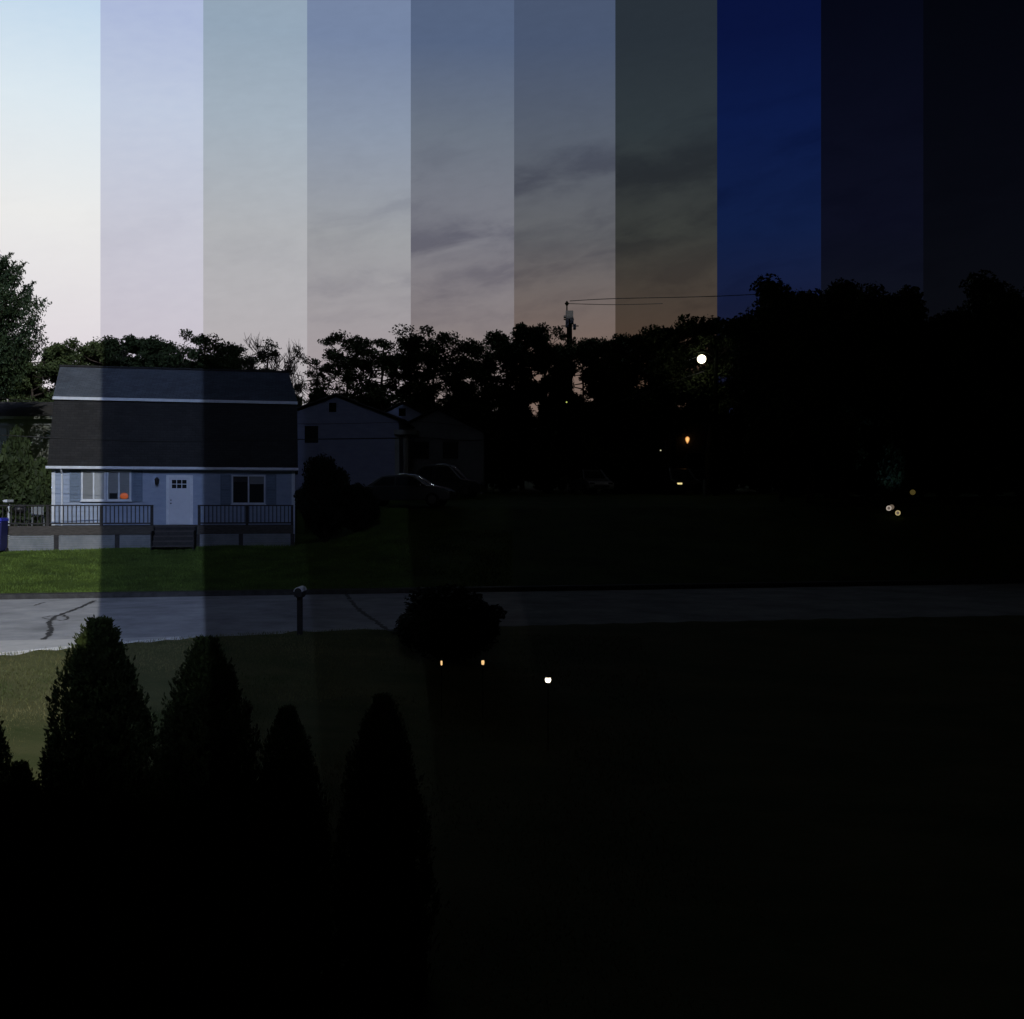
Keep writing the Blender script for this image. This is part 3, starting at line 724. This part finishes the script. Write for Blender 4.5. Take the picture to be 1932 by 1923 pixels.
def place(proto, px, topy, D, H0, label, group, wscale=1.0, rz=0, cat='tree', used={}, sink=.1):
    q = P(px, topy, D); g = ground(q.x, D) - sink; s = (q.z - g) / H0
    o = proto if id(proto) not in used else copy_tree(proto)
    used[id(proto)] = 1
    o.location = (q.x, D, g); o.scale = (s * wscale, s * wscale, s); o.rotation_euler = (0, 0, rz)
    tag(o, label, cat, group); return o
PR = [broad_tree(11, 12, 6.5, .48, 25, 190, .10, 1.0, .6), broad_tree(12, 12, 6.2, .44, 26, 200, .10, 1.0, .65),
      broad_tree(13, 12, 7.0, .52, 20, 115, .10, .85, .42), broad_tree(14, 12, 6.2, .48, 18, 100, .10, .8, .45)]
for p in PR: p.name = 'broadleaf_tree'
PD = [broad_tree(21, 12, 7.0, .34, 30, 330, .11, 1.15, .7), broad_tree(22, 12, 7.5, .32, 32, 330, .11, 1.15, .7)]
for p in PD: p.name = 'broadleaf_tree'
G = 'trees on the skyline'
TR = [ # proto, px, top, D, width factor, label
 (PD[0], 62, 648, 81, .9, 'tree on the skyline between the big conifer and the house roof'),
 (PD[1], 135, 648, 84, .9, 'skyline tree above the left end of the roof ridge'),
 (PR[1], 200, 634, 82, 1.0, 'tall skyline tree above the first sky edge left of the ridge middle'),
 (PD[0], 262, 640, 85, 1.0, 'round-topped skyline tree above the left middle of the roof ridge'),
 (PR[1], 338, 634, 81, .9, 'skyline tree with peaked top above the middle of the roof'),
 (PD[1], 385, 662, 86, .8, 'lower skyline tree filling the dip above the roof middle'),
 (PR[0], 442, 640, 82, 1.0, 'skyline tree with ragged right side just left of the bare tree'),
 (PR[3], 597, 650, 81, .75, 'thin open tree beside the right end of the roof'),
 (PR[2], 655, 638, 83, .9, 'open-crowned tree above the peak of the blue-grey house'),
 (PR[0], 722, 624, 82, 1.05, 'tallest open-crowned tree over the blue-grey house'),
 (PR[2], 775, 640, 85, .8, 'gappy tree where the sky turns darker over the pale blue gable'),
 (PR[1], 820, 630, 82, 1.0, 'dense-topped tree above the dim grey house'),
 (PR[3], 868, 650, 84, .9, 'lower gappy tree right of the dim grey house peak'),
 (PR[0], 915, 632, 83, 1.0, 'dark tree in the middle of the skyline left of the mast'),
 (PD[0], 985, 618, 82, .9, 'dense dark tree just left of the mast'),
 (PR[1], 1030, 628, 84, .8, 'dark tree directly below the mast'),
 (PD[1], 1098, 634, 82, .8, 'dark tree just right of the mast'),
 (PR[1], 1160, 638, 83, 1.0, 'dark low tree between the mast and the street lamp'),
 (PD[0], 1218, 628, 81, .8, 'dark tree left of the lamp-side peak'),
 (PD[1], 1272, 606, 66, 1.0, 'dark peaked tree just left of the street lamp'),
 (PR[1], 1335, 628, 64, 1.0, 'dark tree behind the street lamp'),
 (PD[0], 1400, 622, 83, .9, 'black flat-topped tree right of the street lamp'),
]
for i, (p, px, ty, D, w, lb) in enumerate(TR): place(p, px, ty, D, 12.0, lb, G, w, i * 1.7)
GB = 'large black trees at the right'
big = [broad_tree(31, 12, 8.5, .15, 52, 420, .12, 1.3, .9), broad_tree(32, 12, 8, .15, 52, 420, .12, 1.3, .9)]
for p in big: p.name = 'large_tree'
for i, (k, px, ty, D, w, lb) in enumerate([(0, 1474, 586, 52, .62, 'black tree with a notched top left of the great dome crown'),
    (1, 1528, 548, 50, 1.0, 'great black dome-crowned tree right of the deep blue sky'),
    (0, 1596, 562, 53, 1.1, 'black tree forming the right half of the great dome'),
    (1, 1668, 596, 54, .8, 'black tree forming the right shoulder of the great dome'),
    (0, 1738, 640, 55, .9, 'lower black tree right of the great dome'),
    (1, 1795, 634, 55, .9, 'black tree in the dip between the two high crowns'),
    (0, 1862, 578, 52, .8, 'black tree rising toward the right picture edge'),
    (1, 1925, 543, 50, 1.05, 'tall black tree at the right picture edge')]):
    place(big[k], px, ty, D, 12.0, lb, GB, w, i * 2.1 + 1)
bt = broad_tree(41, 12, 4.4, .40, 13, 0, .1, bare=True); bt.name = 'bare_tree'
place(bt, 503, 640, 72, 11.8, 'leafless tree with fine twigs, left one behind the roof end', 'bare trees behind the roof', 1.0, .4)
place(bt, 541, 652, 73, 11.8, 'leafless tree with fine twigs at the right end of the roof', 'bare trees behind the roof', .85, 2.4)
cf = conifer(51, 13, 6.2, 5.8)
q = P(-16, 490, 58); g = ground(q.x, 58); cf.location = (q.x, 58, g - .1); s_ = (q.z - g) / 13; cf.scale = (s_, s_, s_)
tag(cf, 'tall green conifer with upswept branches at the left picture edge', 'tree')

# shrubs
S1 = shrub(61); S2 = shrub(62); SN = shrub(63, 'leaf_black', .02, 36000, 60)
def put_shrub(proto, px, topy, D, width, label, group=None, cat='shrub', rz=0, used={}, name=None):
    q = P(px, topy, D); g = ground(q.x, D) - .05
    o = proto if id(proto) not in used else copy_tree(proto); used[id(proto)] = 1
    o.location = (q.x, D, g); h = q.z - g; o.scale = (width / .95, width / .95, h / .98); o.rotation_euler = (0, 0, rz)
    if name: o.name = name
    return tag(o, label, cat, group)
put_shrub(SN, 850, 1110, 21.3, 2.45, 'round black bush on the near verge beyond the lit mailbox post', rz=1)
put_shrub(SN, 614, 864, 42.6, 2.3, 'tall dark shrub at the right corner of the two-slope house', rz=2)
put_shrub(SN, 672, 915, 43.5, 2.2, 'low dark shrub right of the tall shrub by the house corner', rz=.5)
put_shrub(S1, 36, 812, 49, 1.9, 'green shrub in front of the cream house', 'left shrubs', rz=.2)
put_shrub(S2, -10, 862, 46.5, 2.6, 'dark low shrub at the left picture edge beside the deck', 'left shrubs', rz=1.2)
put_shrub(S1, 80, 868, 47.5, 2.0, 'dark low shrub against the left house corner', 'left shrubs', rz=2.2)
put_shrub(S2, 30, 880, 47.0, 2.2, 'low dark shrub behind the barbecue', 'left shrubs', rz=3.2)
GU = 'undergrowth under the skyline trees'
lbs = ['the left picture edge','the cream house','the left roof corner','the left part of the long roof','the roof ridge middle','the bare trees','the roof right end',
 'the blue-grey house','the pale blue gable','the dim grey house','the two parked cars','the mast left side','the mast foot','the distant parked car','the gap before the lamp','the orange wall lamp',
 'the street lamp','the notched black tree','the great dome tree','the dome right shoulder','the dip at the right','the right picture edge']
UX = [-40, 50, 140, 235, 330, 425, 520, 610, 700, 790, 880, 970, 1060, 1150, 1240, 1330, 1420, 1520, 1620, 1720, 1820, 1920]
rn = random.Random(7)
for i, (px, w) in enumerate(zip(UX, lbs)):
    D = 81 + (i % 3) * 1.3
    put_shrub((S1, S2)[i % 2], px, (752 if 540 < px < 1100 else 735) + rn.uniform(-7, 9), D, 6.2, 'dark undergrowth thicket behind ' + w, GU, 'thicket', rz=i * 1.3, name='thicket')
for i, px in enumerate((950, 1035, 1110, 1190, 1370, 1440)):
    put_shrub((S1, S2)[i % 2], px, 815, 69 - i % 2, 3.6, 'dark hedge bush %s' % ['right of the dim grey house','left of the distant car','behind the distant car','right of the distant car','right of the unlit house','at the foot of the notched tree'][i], 'dark hedge bushes', 'bush', rz=i, name='hedge_bush')

for i, px in enumerate((1500, 1570, 1640, 1715, 1790, 1865, 1940)):
    put_shrub((S1, S2)[i % 2], px, 868, 57, 3.4, 'black hedge bush %s' % ['under the notched tree','left under the great dome tree','right under the great dome tree','behind the blue-lit bush','under the dip between the two high crowns','left of the right-edge tree foot','at the right edge below the tall tree'][i], 'black hedge bushes at the right', 'bush', rz=i + .5, name='hedge_bush')
# foreground arborvitae
def arborvitae(seed, H=3.7, W=1.35, n=110000):
    rng = np.random.default_rng(seed); rn = random.Random(seed); root = empty('arborvitae')
    MB().tube([(0,0,0),(0,0,H*.85)], [.07,.02], 7).build('trunk', M['bark'], root)
    PT = [(0,.02),(.02,.14),(.05,.27),(.1,.41),(.18,.57),(.3,.73),(.46,.88),(.7,1),(1,.90)]; prof = lambda u: lerp_tab(PT, max(0, 1 - u))     # 0 foot .. 1 tip
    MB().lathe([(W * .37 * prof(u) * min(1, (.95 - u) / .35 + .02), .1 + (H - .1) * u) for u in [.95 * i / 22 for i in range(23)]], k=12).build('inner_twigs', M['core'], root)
    ns = 6500; cen = []; dirs = []
    for i in range(ns):
        u = 1 - math.sqrt(1 - rn.random() * .995) if i % 5 < 3 else 1 - .45 * rn.random() ** 1.6; u = min(.988, u); a = rn.uniform(0, 6.283)
        bulge = 1 + .09 * math.sin(3 * a + 9 * u + seed) + .09 * math.sin(5 * a - 17 * u) + .05 * math.sin(9 * a + 31 * u); bulge *= 1.16 if rn.random() < .05 else 1
        r = W / 2 * prof(u) * bulge * (rn.uniform(.84, 1.0) if i % 5 < 3 else rn.uniform(.25, 1.0))
        cen.append((r * math.cos(a), r * math.sin(a), H * u)); 
        tilt = rn.uniform(.15, .6); dirs.append((math.cos(a) * tilt + rn.uniform(-.2, .2), math.sin(a) * tilt + rn.uniform(-.2, .2), 1))
    for i in range(60):
        a = rn.uniform(0, 6.28); cen.append((rn.uniform(0, .12) * math.cos(a), rn.uniform(0, .06) * math.sin(a), H * rn.uniform(.93, .985))); dirs.append((math.cos(a) * .25, math.sin(a) * .25, 1))
    C = np.array(cen); Dv = np.array(dirs); Dv /= np.linalg.norm(Dv, axis=1)[:, None]
    per = n // len(C); g = rng.uniform(-.2, 1, (len(C), per, 1)); Ls = rng.uniform(.05, .15, (len(C), 1, 1))
    side = rng.normal(size=(len(C), 1, 3)); side -= (side * Dv[:, None, :]).sum(2, keepdims=True) * Dv[:, None, :]; side /= np.linalg.norm(side, axis=2, keepdims=True)
    off = rng.normal(size=(len(C), per, 1)) * .022 * (1.15 - g)
    pts = (C[:, None, :] + Dv[:, None, :] * g * Ls + side * off + rng.normal(size=(len(C), per, 3)) * .006).reshape(-1, 3)
    m = len(pts); u = (np.repeat(Dv, per, 0) + (side * np.sign(off)).reshape(-1, 3) * .5 + rng.normal(size=(m, 3)) * .18); u /= np.linalg.norm(u, axis=1)[:, None]
    w = np.cross(u, rng.normal(size=(m, 3))); w /= np.linalg.norm(w, axis=1)[:, None]; s = rng.uniform(.013, .029, m)[:, None]
    quads('foliage', np.stack([pts - u * s, pts + w * s * .38, pts + u * s, pts - w * s * .38], 1), M['leaf_near'], root)
    return root
A1 = arborvitae(71); A2 = arborvitae(72)
def put_arb(proto, px, topy, D, wpx, label, rz, used={}):
    q = P(px, topy, D); g = ground(q.x, D) - .1; o = proto if id(proto) not in used else copy_tree(proto); used[id(proto)] = 1
    o.location = (q.x, D, g); h = q.z - g; w = wpx / 1900 * D
    o.scale = (w / 1.35, w / 1.35, h / 3.78); o.rotation_euler = (0, 0, rz); tag(o, label, 'evergreen shrub', 'arborvitae row in the foreground')
put_arb(A1, 187, 1168, 9.6, 262, 'tallest arborvitae cone with a sunlit green tip over the road', .3)
put_arb(A2, 388, 1205, 9.8, 240, 'dark arborvitae cone second from the left of the tall pair', 1.3)
put_arb(A1, 543, 1335, 9.7, 170, 'smaller black arborvitae cone below the mailbox post', 2.3)
put_arb(A2, 722, 1312, 10.2, 180, 'black arborvitae cone below the round verge bush, barely visible', 3.9)
put_arb(A1, -30, 1330, 9.4, 170, 'arborvitae cone cut off by the left picture edge', 4.4)
put_arb(A2, 38, 1440, 9.0, 170, 'short arborvitae between the left edge and the tallest cone', 5.4)
put_arb(A1, 292, 1500, 9.1, 190, 'low arborvitae filling the foot between the two tallest cones', .9)
put_arb(A2, 470, 1530, 9.2, 190, 'low arborvitae between the second cone and the smaller cone', 2.9)

# ------------------------------------------------------------------ mailbox
q = P(570, 1196, 23.2)
mb = tag(empty('mailbox', (q.x, 22.95, 3.0)), 'post-mounted mailbox with white domed top at the near road edge', 'mailbox')
MB().box(-.055, .055, -.055, .055, 0, .92).build('post', M['rail'], mb, bevel=.006)
MB().box(-.07, .07, -.10, .24, .921, .945).build('bracket', M['rail'], mb)
pr = [(-.085, .95), (.085, .95)] + [(.085 * math.cos(t), 1.06 + .085 * math.sin(t)) for t in [math.pi * i / 10 for i in range(11)]]
MB().prism(pr, -.20, .28).build('box', M['black'], mb)
pr2 = [(.095 * math.cos(t), 1.065 + .095 * math.sin(t)) for t in [math.pi * i / 10 for i in range(11)]] + [(-.087, 1.065 + .0), (0, 1.15), (.087, 1.065)][:0]
cap = MB(); out = [(.098 * math.cos(math.pi * i / 12), 1.066 + .098 * math.sin(math.pi * i / 12)) for i in range(13)]; inn = [(.087 * math.cos(math.pi * i / 12), 1.062 + .087 * math.sin(math.pi * i / 12)) for i in range(13)]
cap.prism(out + inn[::-1], -.215, .30); cap.build('white_cover', mat('bright_white_paint', (.80,.84,.88), .5), mb)
MB().box(.088, .10, .0, .03, 1.03, 1.20).build('flag', M['black'], mb)

# ------------------------------------------------------------------ cars
def car(label, paint, px, D, rz, s=1.0, tall=1.0, name='parked_car', group='parked cars'):
    x = (px - 966) / 1900 * D; g = ground(x, D)
    r = tag(empty(name, (x, D, g), rz), label, 'car', group)
    Lb = [(-2.25,.35),(-2.28,.62),(-2.2,.86),(-1.75,.93),(.75,.93),(1.95,.80),(2.22,.66),(2.26,.42),(2.2,.30),(-2.1,.28)]
    def half(poly, w0, w1, zmid):
        m = MB(); k = len(poly); ws = [-w0, -w0 * .93, w0 * .93, w0]; n0 = 0
        rows = []
        for j, yy in enumerate(ws):
            sh = .965 if j in (0, 3) else 1.0
            rows.append([(px_ * sh, yy, .3 + (pz - .3) * (sh if pz > .5 else 1)) for px_, pz in poly])
        for rr in rows: m.v += rr
        m.f.append(tuple(range(k))); m.f.append(tuple(range(4 * k - 1, 3 * k - 1, -1)))
        for j in range(3):
            for i in range(k):
                q = (i + 1) % k; m.f.append((j * k + i, (j + 1) * k + i, (j + 1) * k + q, j * k + q))
        return m
    half(Lb, .88, .88, .6).build('body', paint, r, smooth=False, bevel=.03)
    T = 1.44 * tall; fr = [(-1.72,.925),(-1.05,T-.06),(-.7,T),(.05,T),(.42,T-.07),(1.12,.925)]
    m = MB(); k = len(fr)
    def wy(z): return .80 - .20 * (z - .925) / (T - .925)
    for sg in (-1, 1): m.v += [(a, sg * wy(z), z) for a, z in fr]
    m.f.append(tuple(range(k))); m.f.append(tuple(range(2 * k - 1, k - 1, -1)))
    for i in range(k - 1): m.f.append((i, k + i, k + i + 1, i + 1))
    m.build('cabin', paint, r, bevel=.03)
    g_ = M['glass']
    def pane(pts): MB().face(*pts).build('window', g_, r)
    for (a, b_) in ((fr[4], fr[5]), (fr[1], fr[0])):
        dx = .012 if a[0] > 0 else -.012
        A = (a[0] * .97 + b_[0] * .03 + dx, a[1] * .95 + b_[1] * .05 + .012); B = (a[0] * .08 + b_[0] * .92 + dx, a[1] * .08 + b_[1] * .92 + .012)
        pane([(A[0], -wy(A[1]) + .07, A[1]), (A[0], wy(A[1]) - .07, A[1]), (B[0], wy(B[1]) - .07, B[1]), (B[0], -wy(B[1]) + .07, B[1])])
    for sg in (-1, 1):
        for x0, x1, u0, u1 in ((-1.42, -.42, -.95, -.42), (-.34, .88, -.34, .36)):
            z0, z1 = .97, T - .10
            pane([(x0, sg * (wy(z0) + .012), z0), (x1, sg * (wy(z0) + .012), z0), (u1, sg * (wy(z1) + .012), z1), (u0, sg * (wy(z1) + .012), z1)])
    for wx in (-1.38, 1.38):
        for sg in (-1, 1):
            w = MB().tube([(wx, sg * .72, .32), (wx, sg * .90, .32)], .32, 20).build('wheel', M['rubber'], r)
            MB().tube([(wx, sg * .895, .32), (wx, sg * .912, .32)], .19, 14).build('rim', M['steel'], w)
    for sg in (-1, 1):
        MB().box(2.14, 2.235, sg * .62 - .16, sg * .62 + .16, .58, .70).build('headlight', M['glass'], r, bevel=.02)
        MB().box(-2.30, -2.22, sg * .66 - .14, sg * .66 + .14, .64, .78).build('tail_light', mat('tail_light', (.15,.01,.01), .3), r)
        MB().box(.72, .86, sg * .93 - .08, sg * .93 + .08, .93, 1.04).build('mirror', paint, r, bevel=.02)
    for sg in (-1, 1):
        ps = [(fr[3][0] - .35, sg * wy(T), T + .02), (fr[3][0], sg * wy(T), T + .02), (fr[4][0], sg * wy(fr[4][1]), fr[4][1] + .02), (fr[5][0], sg * wy(.925), fr[5][1] + .02), (1.95, sg * .74, .82)]
        MB().tube(ps, [.02, .05, .065, .06, .012], 8).build('gleam_strip', M['gleam_chrome'], r, smooth=True)  # metal strips added for the sky gleam along roof edge and pillars
    MB().box(2.19, 2.275, -.5, .5, .40, .54).build('grille', M['black'], r)
    r.scale = (s, s, s); return r
pa = mat('dark_car_paint', (.008,.009,.010), .3, spec=.8); pb = mat('silver_car_paint', (.25,.26,.28), .2, spec=.8)
pb.node_tree.nodes['Principled BSDF'].inputs['Coat Weight'].default_value = 1
car('dark parked car nearer the road with pale gleam along its windscreen', pa, 768, 47.5, R(-8), 1.02)
car('dark parked car behind the nearer one, its bonnet gleaming', pa, 838, 56, R(-10), 1.02, 1.2)
car('faint silver car far back in front of the hedge below the mast', pb, 1113, 66, R(-75), 1.0, 1.1)
cv = car('black car with one yellow headlamp lit below the orange wall lamp', pa, 1278, 64, R(-80), 1.0, 1.15)
for ch_ in kids(cv):
    if ch_.name.startswith('headlight'):
        me = ch_.data.copy(); ch_.data = me; me.materials.clear(); me.materials.append(glow('lit_headlamp', (1, .85, .35), .8 if ch_.data and 'headlight' in ch_.name and ch_.matrix_basis is not None else .8)); break

# ------------------------------------------------------------------ lamps, pole, wires, mast
q = P(1322, 674, 60)
st = tag(empty('street_lamp', (q.x + .9, 60, ground(q.x, 60))), 'wooden utility pole with a brilliant white street lamp in front of the dark trees', 'street lamp')
gz = ground(q.x, 60); ph = q.z - gz
MB().tube([(0,0,0),(0,0,ph + .4)], [.16,.11], 10).build('pole', M['core'], st)
MB().tube([(0,0,ph-.1),(-.5,-.2,ph+.22),(-.85,-.3,ph+.24)], .04, 8).build('arm', M['core'], st)
MB().lathe([(.06,.40),(.22,.30),(.24,.22)], (-.9,-.3,ph+.02), 16).build('lamp_hood', M['core'], st)
MB().lathe([(.27*math.sin(math.pi*i/16)+.001, -.27*math.cos(math.pi*i/16)) for i in range(17)], (-.9,-.3,ph-.16), 28).build('lamp_globe', soft_glow('lamp_white', (1,.97,1), (1,.85,.35), 24, 2.4), st, smooth=True)
def wire(name, pts, r, label, D):
    W_ = [P(a, c, D if not isinstance(D, (list, tuple)) else D[i]) for i, (a, c) in enumerate(pts)]; fine = []
    for i in range(len(W_) - 1):
        p0 = W_[max(0, i - 1)]; p1 = W_[i]; p2 = W_[i + 1]; p3 = W_[min(len(W_) - 1, i + 2)]
        for k in range(10):
            t = k / 10; fine.append(.5 * ((2 * p1) + (p2 - p0) * t + (2*p0 - 5*p1 + 4*p2 - p3) * t*t + (3*p1 - p0 - 3*p2 + p3) * t**3))
    fine.append(W_[-1]); tag(MB().tube(fine, r, 6).build(name, M['wire'], smooth=True), label, 'wire')
wire('overhead_cable', [(-250,806),(0,821),(160,829),(330,833),(580,829),(780,826),(980,818),(1330,700)], .022, 'thick overhead cable crossing in front of the house roof', [36,37,38,39,42,46,50,60])
wire('utility_wire', [(-250,740),(0,751),(330,789),(560,800),(780,796),(980,790),(1330,668)], .010, 'thin wire above the thick cable, crossing the blue-grey house', [36,37,39,42,46,50,60])
wire('utility_wire', [(1071,573),(1160,575),(1250,573)], .03, 'thin wire running right from the mast tip', [88,90,93])
wire('utility_wire', [(1075,568),(1162,563.5),(1353,559),(1560,548)], .035, 'long thin wire high in the dusk sky right of the mast', [88,88,85,80])
wire('utility_wire', [(1150,735),(1240,741),(1300,738),(1333,722)], .012, 'thin wire low in front of the trees left of the street lamp', 60)
# mast behind the trees
q = P(1070, 571, 88); gz = ground(q.x, 88); ms = tag(empty('antenna_mast', (q.x + .2, 88, gz)), 'slim mast with antennas rising above the dark trees', 'mast')
zz = lambda py: P(0, py, 88).z - gz
MB().tube([(0,0,0),(0,0,zz(587))], [.38,.22], 10).build('pole', M['core'], ms)
MB().tube([(-.22,0,zz(590)),(-.22,0,zz(571))], .06, 6).build('whip_antenna', M['core'], ms)
MB().lathe([(.02,-.25),(.2,0),(.02,.25)], (-.22,0,zz(573)), 8).build('antenna_head', M['core'], ms)
for z0, z1, x, w in ((587,603,0,.32),(603,618,-.2,.14),(600,612,.2,.16),(612,622,.45,.12),(596,600,-.36,.14)):
    MB().box(x-w, x+w, -.25, .25, zz(z1), zz(z0)).build('antenna_panel', M['black'], ms, bevel=.03)
MB().box(-.7, .8, -.06, .06, zz(616), zz(614.5)).build('crossarm', M['core'], ms); MB().box(-.5,.4,-.06,.06,zz(604),zz(602)).build('crossarm', M['core'], ms)

# small lights
WARM = glow('warm_lamp', (1,.62,.26), 1.0)
def path_light(px, py, D, w, label, m=WARM):
    q = P(px, py, D); g = ground(q.x, D); r = tag(empty('garden_light', (q.x, D, g)), label, 'garden light', 'small lit garden lights'); h = q.z - g
    MB().tube([(0,0,0),(0,0,h-.05)], .006, 6).build('stake', M['core'], r)
    MB().lathe([(w*.7,-.04),(w,0),(w*.8,.04)], (0,0,h), 12).build('lantern', m, r, smooth=True)
    MB().lathe([(w*1.25,.042),(.01,.075)], (0,0,h), 12).build('cap', M['black'], r)
path_light(833, 1251, 18, .018, 'small warm garden light below the round bush, left of two')
path_light(911, 1250, 18, .028, 'small warm garden light below the round bush, right of two')
path_light(1034, 1283, 16.6, .05, 'bright white garden light lowest in the dark lawn', glow('white_lamp', (1,.88,.65), 3))
RING = [glow('blur_ring_lamp_white', (.95,.82,.70), .42), glow('blur_ring_lamp_dim', (.5,.38,.28), .22), glow('blur_ring_lamp_yellow', (.95,.78,.35), .42)]
LENS = glow('blur_ring_lamp_disc', (.6,.45,.38), .18)  # out-of-focus lamps: the blur rings and discs are put into the shape
for px, py, mi, lb in ((1677,959,0,'white lamp shaped as its blur ring, left of the cluster under the black trees'),(1687,957,1,'dimmest lamp shaped as its blur ring, behind the other two of the cluster'),(1694,968,2,'yellowish lamp shaped as its blur ring, lowest of the cluster')):
    D = 45; q = P(px, py, D); g = ground(q.x, D); r = tag(empty('blur_ring_lamp', (q.x, D + (mi == 1) * .3, g)), lb, 'garden light', 'ring lamps at the right'); h = q.z - g; t = MB(); R0 = .095
    t.tube([(R0*math.cos(2*math.pi*i/20), 0, h + R0*math.sin(2*math.pi*i/20)) for i in range(21)], .024, 6).build('ring', RING[mi], r, smooth=True)
    MB().tube([(0,.012,h),(0,.03,h)], R0*.9, 18).build('lens', LENS if mi != 1 else RING[1], r)
    MB().tube([(0,0,0),(0,.02,h-R0-.025)], .015, 6).build('stake', M['black'], r)
# porch lamp
q = P(1295.5, 829, 68)
pl = MB().lathe([(.03,-.30),(.12,-.14),(.16,.0),(.13,.10),(.06,.16),(.01,.18)], k=18).build('porch_lamp', soft_glow('orange_lamp', (1,.55,.18), (1,.25,.04), 1.3, 1.3), smooth=True)
pl.location = (q.x, 67.7, q.z); tag(pl, 'orange glowing porch lamp on the unlit house wall', 'lamp')
# small lights with their fittings
for px, py, D, rr, c, st_, lb in ((1246.5,850,67.8,.045,(1,.95,.6),.6,'tiny pale light on the unlit house wall'),(1069,759,64,.05,(.75,.9,.2),.6,'tiny yellow-green light in the dark below the mast'),(1722,929,49,.13,(.55,.42,.12),.10,'dim yellow lantern above the ring lamps')):
    q = P(px, py, D); g = ground(q.x, D); r = tag(empty('small_lamp', (q.x, D, g)), lb, 'lamp'); h = q.z - g
    MB().lathe([(rr*math.sin(math.pi*i/8)+.001, -rr*math.cos(math.pi*i/8)) for i in range(9)], (0,0,h), 12).build('bulb', glow('bulb', c, st_), r, smooth=True)
    MB().tube([(0,.02,0),(0,.02,h-rr)], .02, 6).build('stem', M['black'], r)
# white marker post
q = P(1328.5, 909, 57); mp_ = MB(); mp_.box(-.05,.05,-.05,.05,0,.9).prism([(-.06,.9),(.06,.9),(0,.98)], -.06, .06)
o = mp_.build('marker_post', M['white']); o.location = (q.x, 57, ground(q.x, 57)); tag(o, 'pale slim post standing on the lawn below the street lamp', 'post')
# blue spotlight added to light up a bush
q = P(1690, 860, 47); g = ground(q.x, 47)
put_shrub(S1, 1683, 815, 48.2, 1.9, 'bush lit faintly blue above the ring lamps', None, rz=2.0)
sp_ = tag(empty('added_spotlight', (P(1712,0,46).x, 45.6, ground(q.x, 45.6))), 'small added spotlight casting blue light on the bush', 'garden light')
MB().tube([(0,0,0),(0,0,.25)], .012, 6).build('stake', M['black'], sp_); MB().tube([(0,-.04,.25),(0,.1,.30)], [.03,.06], 10).build('lamp_head', M['black'], sp_)
sl2 = bpy.data.lights.new('spot', 'SPOT'); sl2.energy = 70; sl2.color = (.35,.6,1); sl2.spot_size = R(42); sl2.spot_blend = .8; sl2.shadow_soft_size = .05
so2 = bpy.data.objects.new('spotlight_beam', sl2); COL.objects.link(so2); so2.parent = sp_; so2.location = (0, .16, .36)
tgt = Vector((-.35, 2.2, 2.2)); so2.rotation_euler = (-(tgt - Vector((0,.16,.36)))).to_track_quat('Z', 'Y').to_euler()
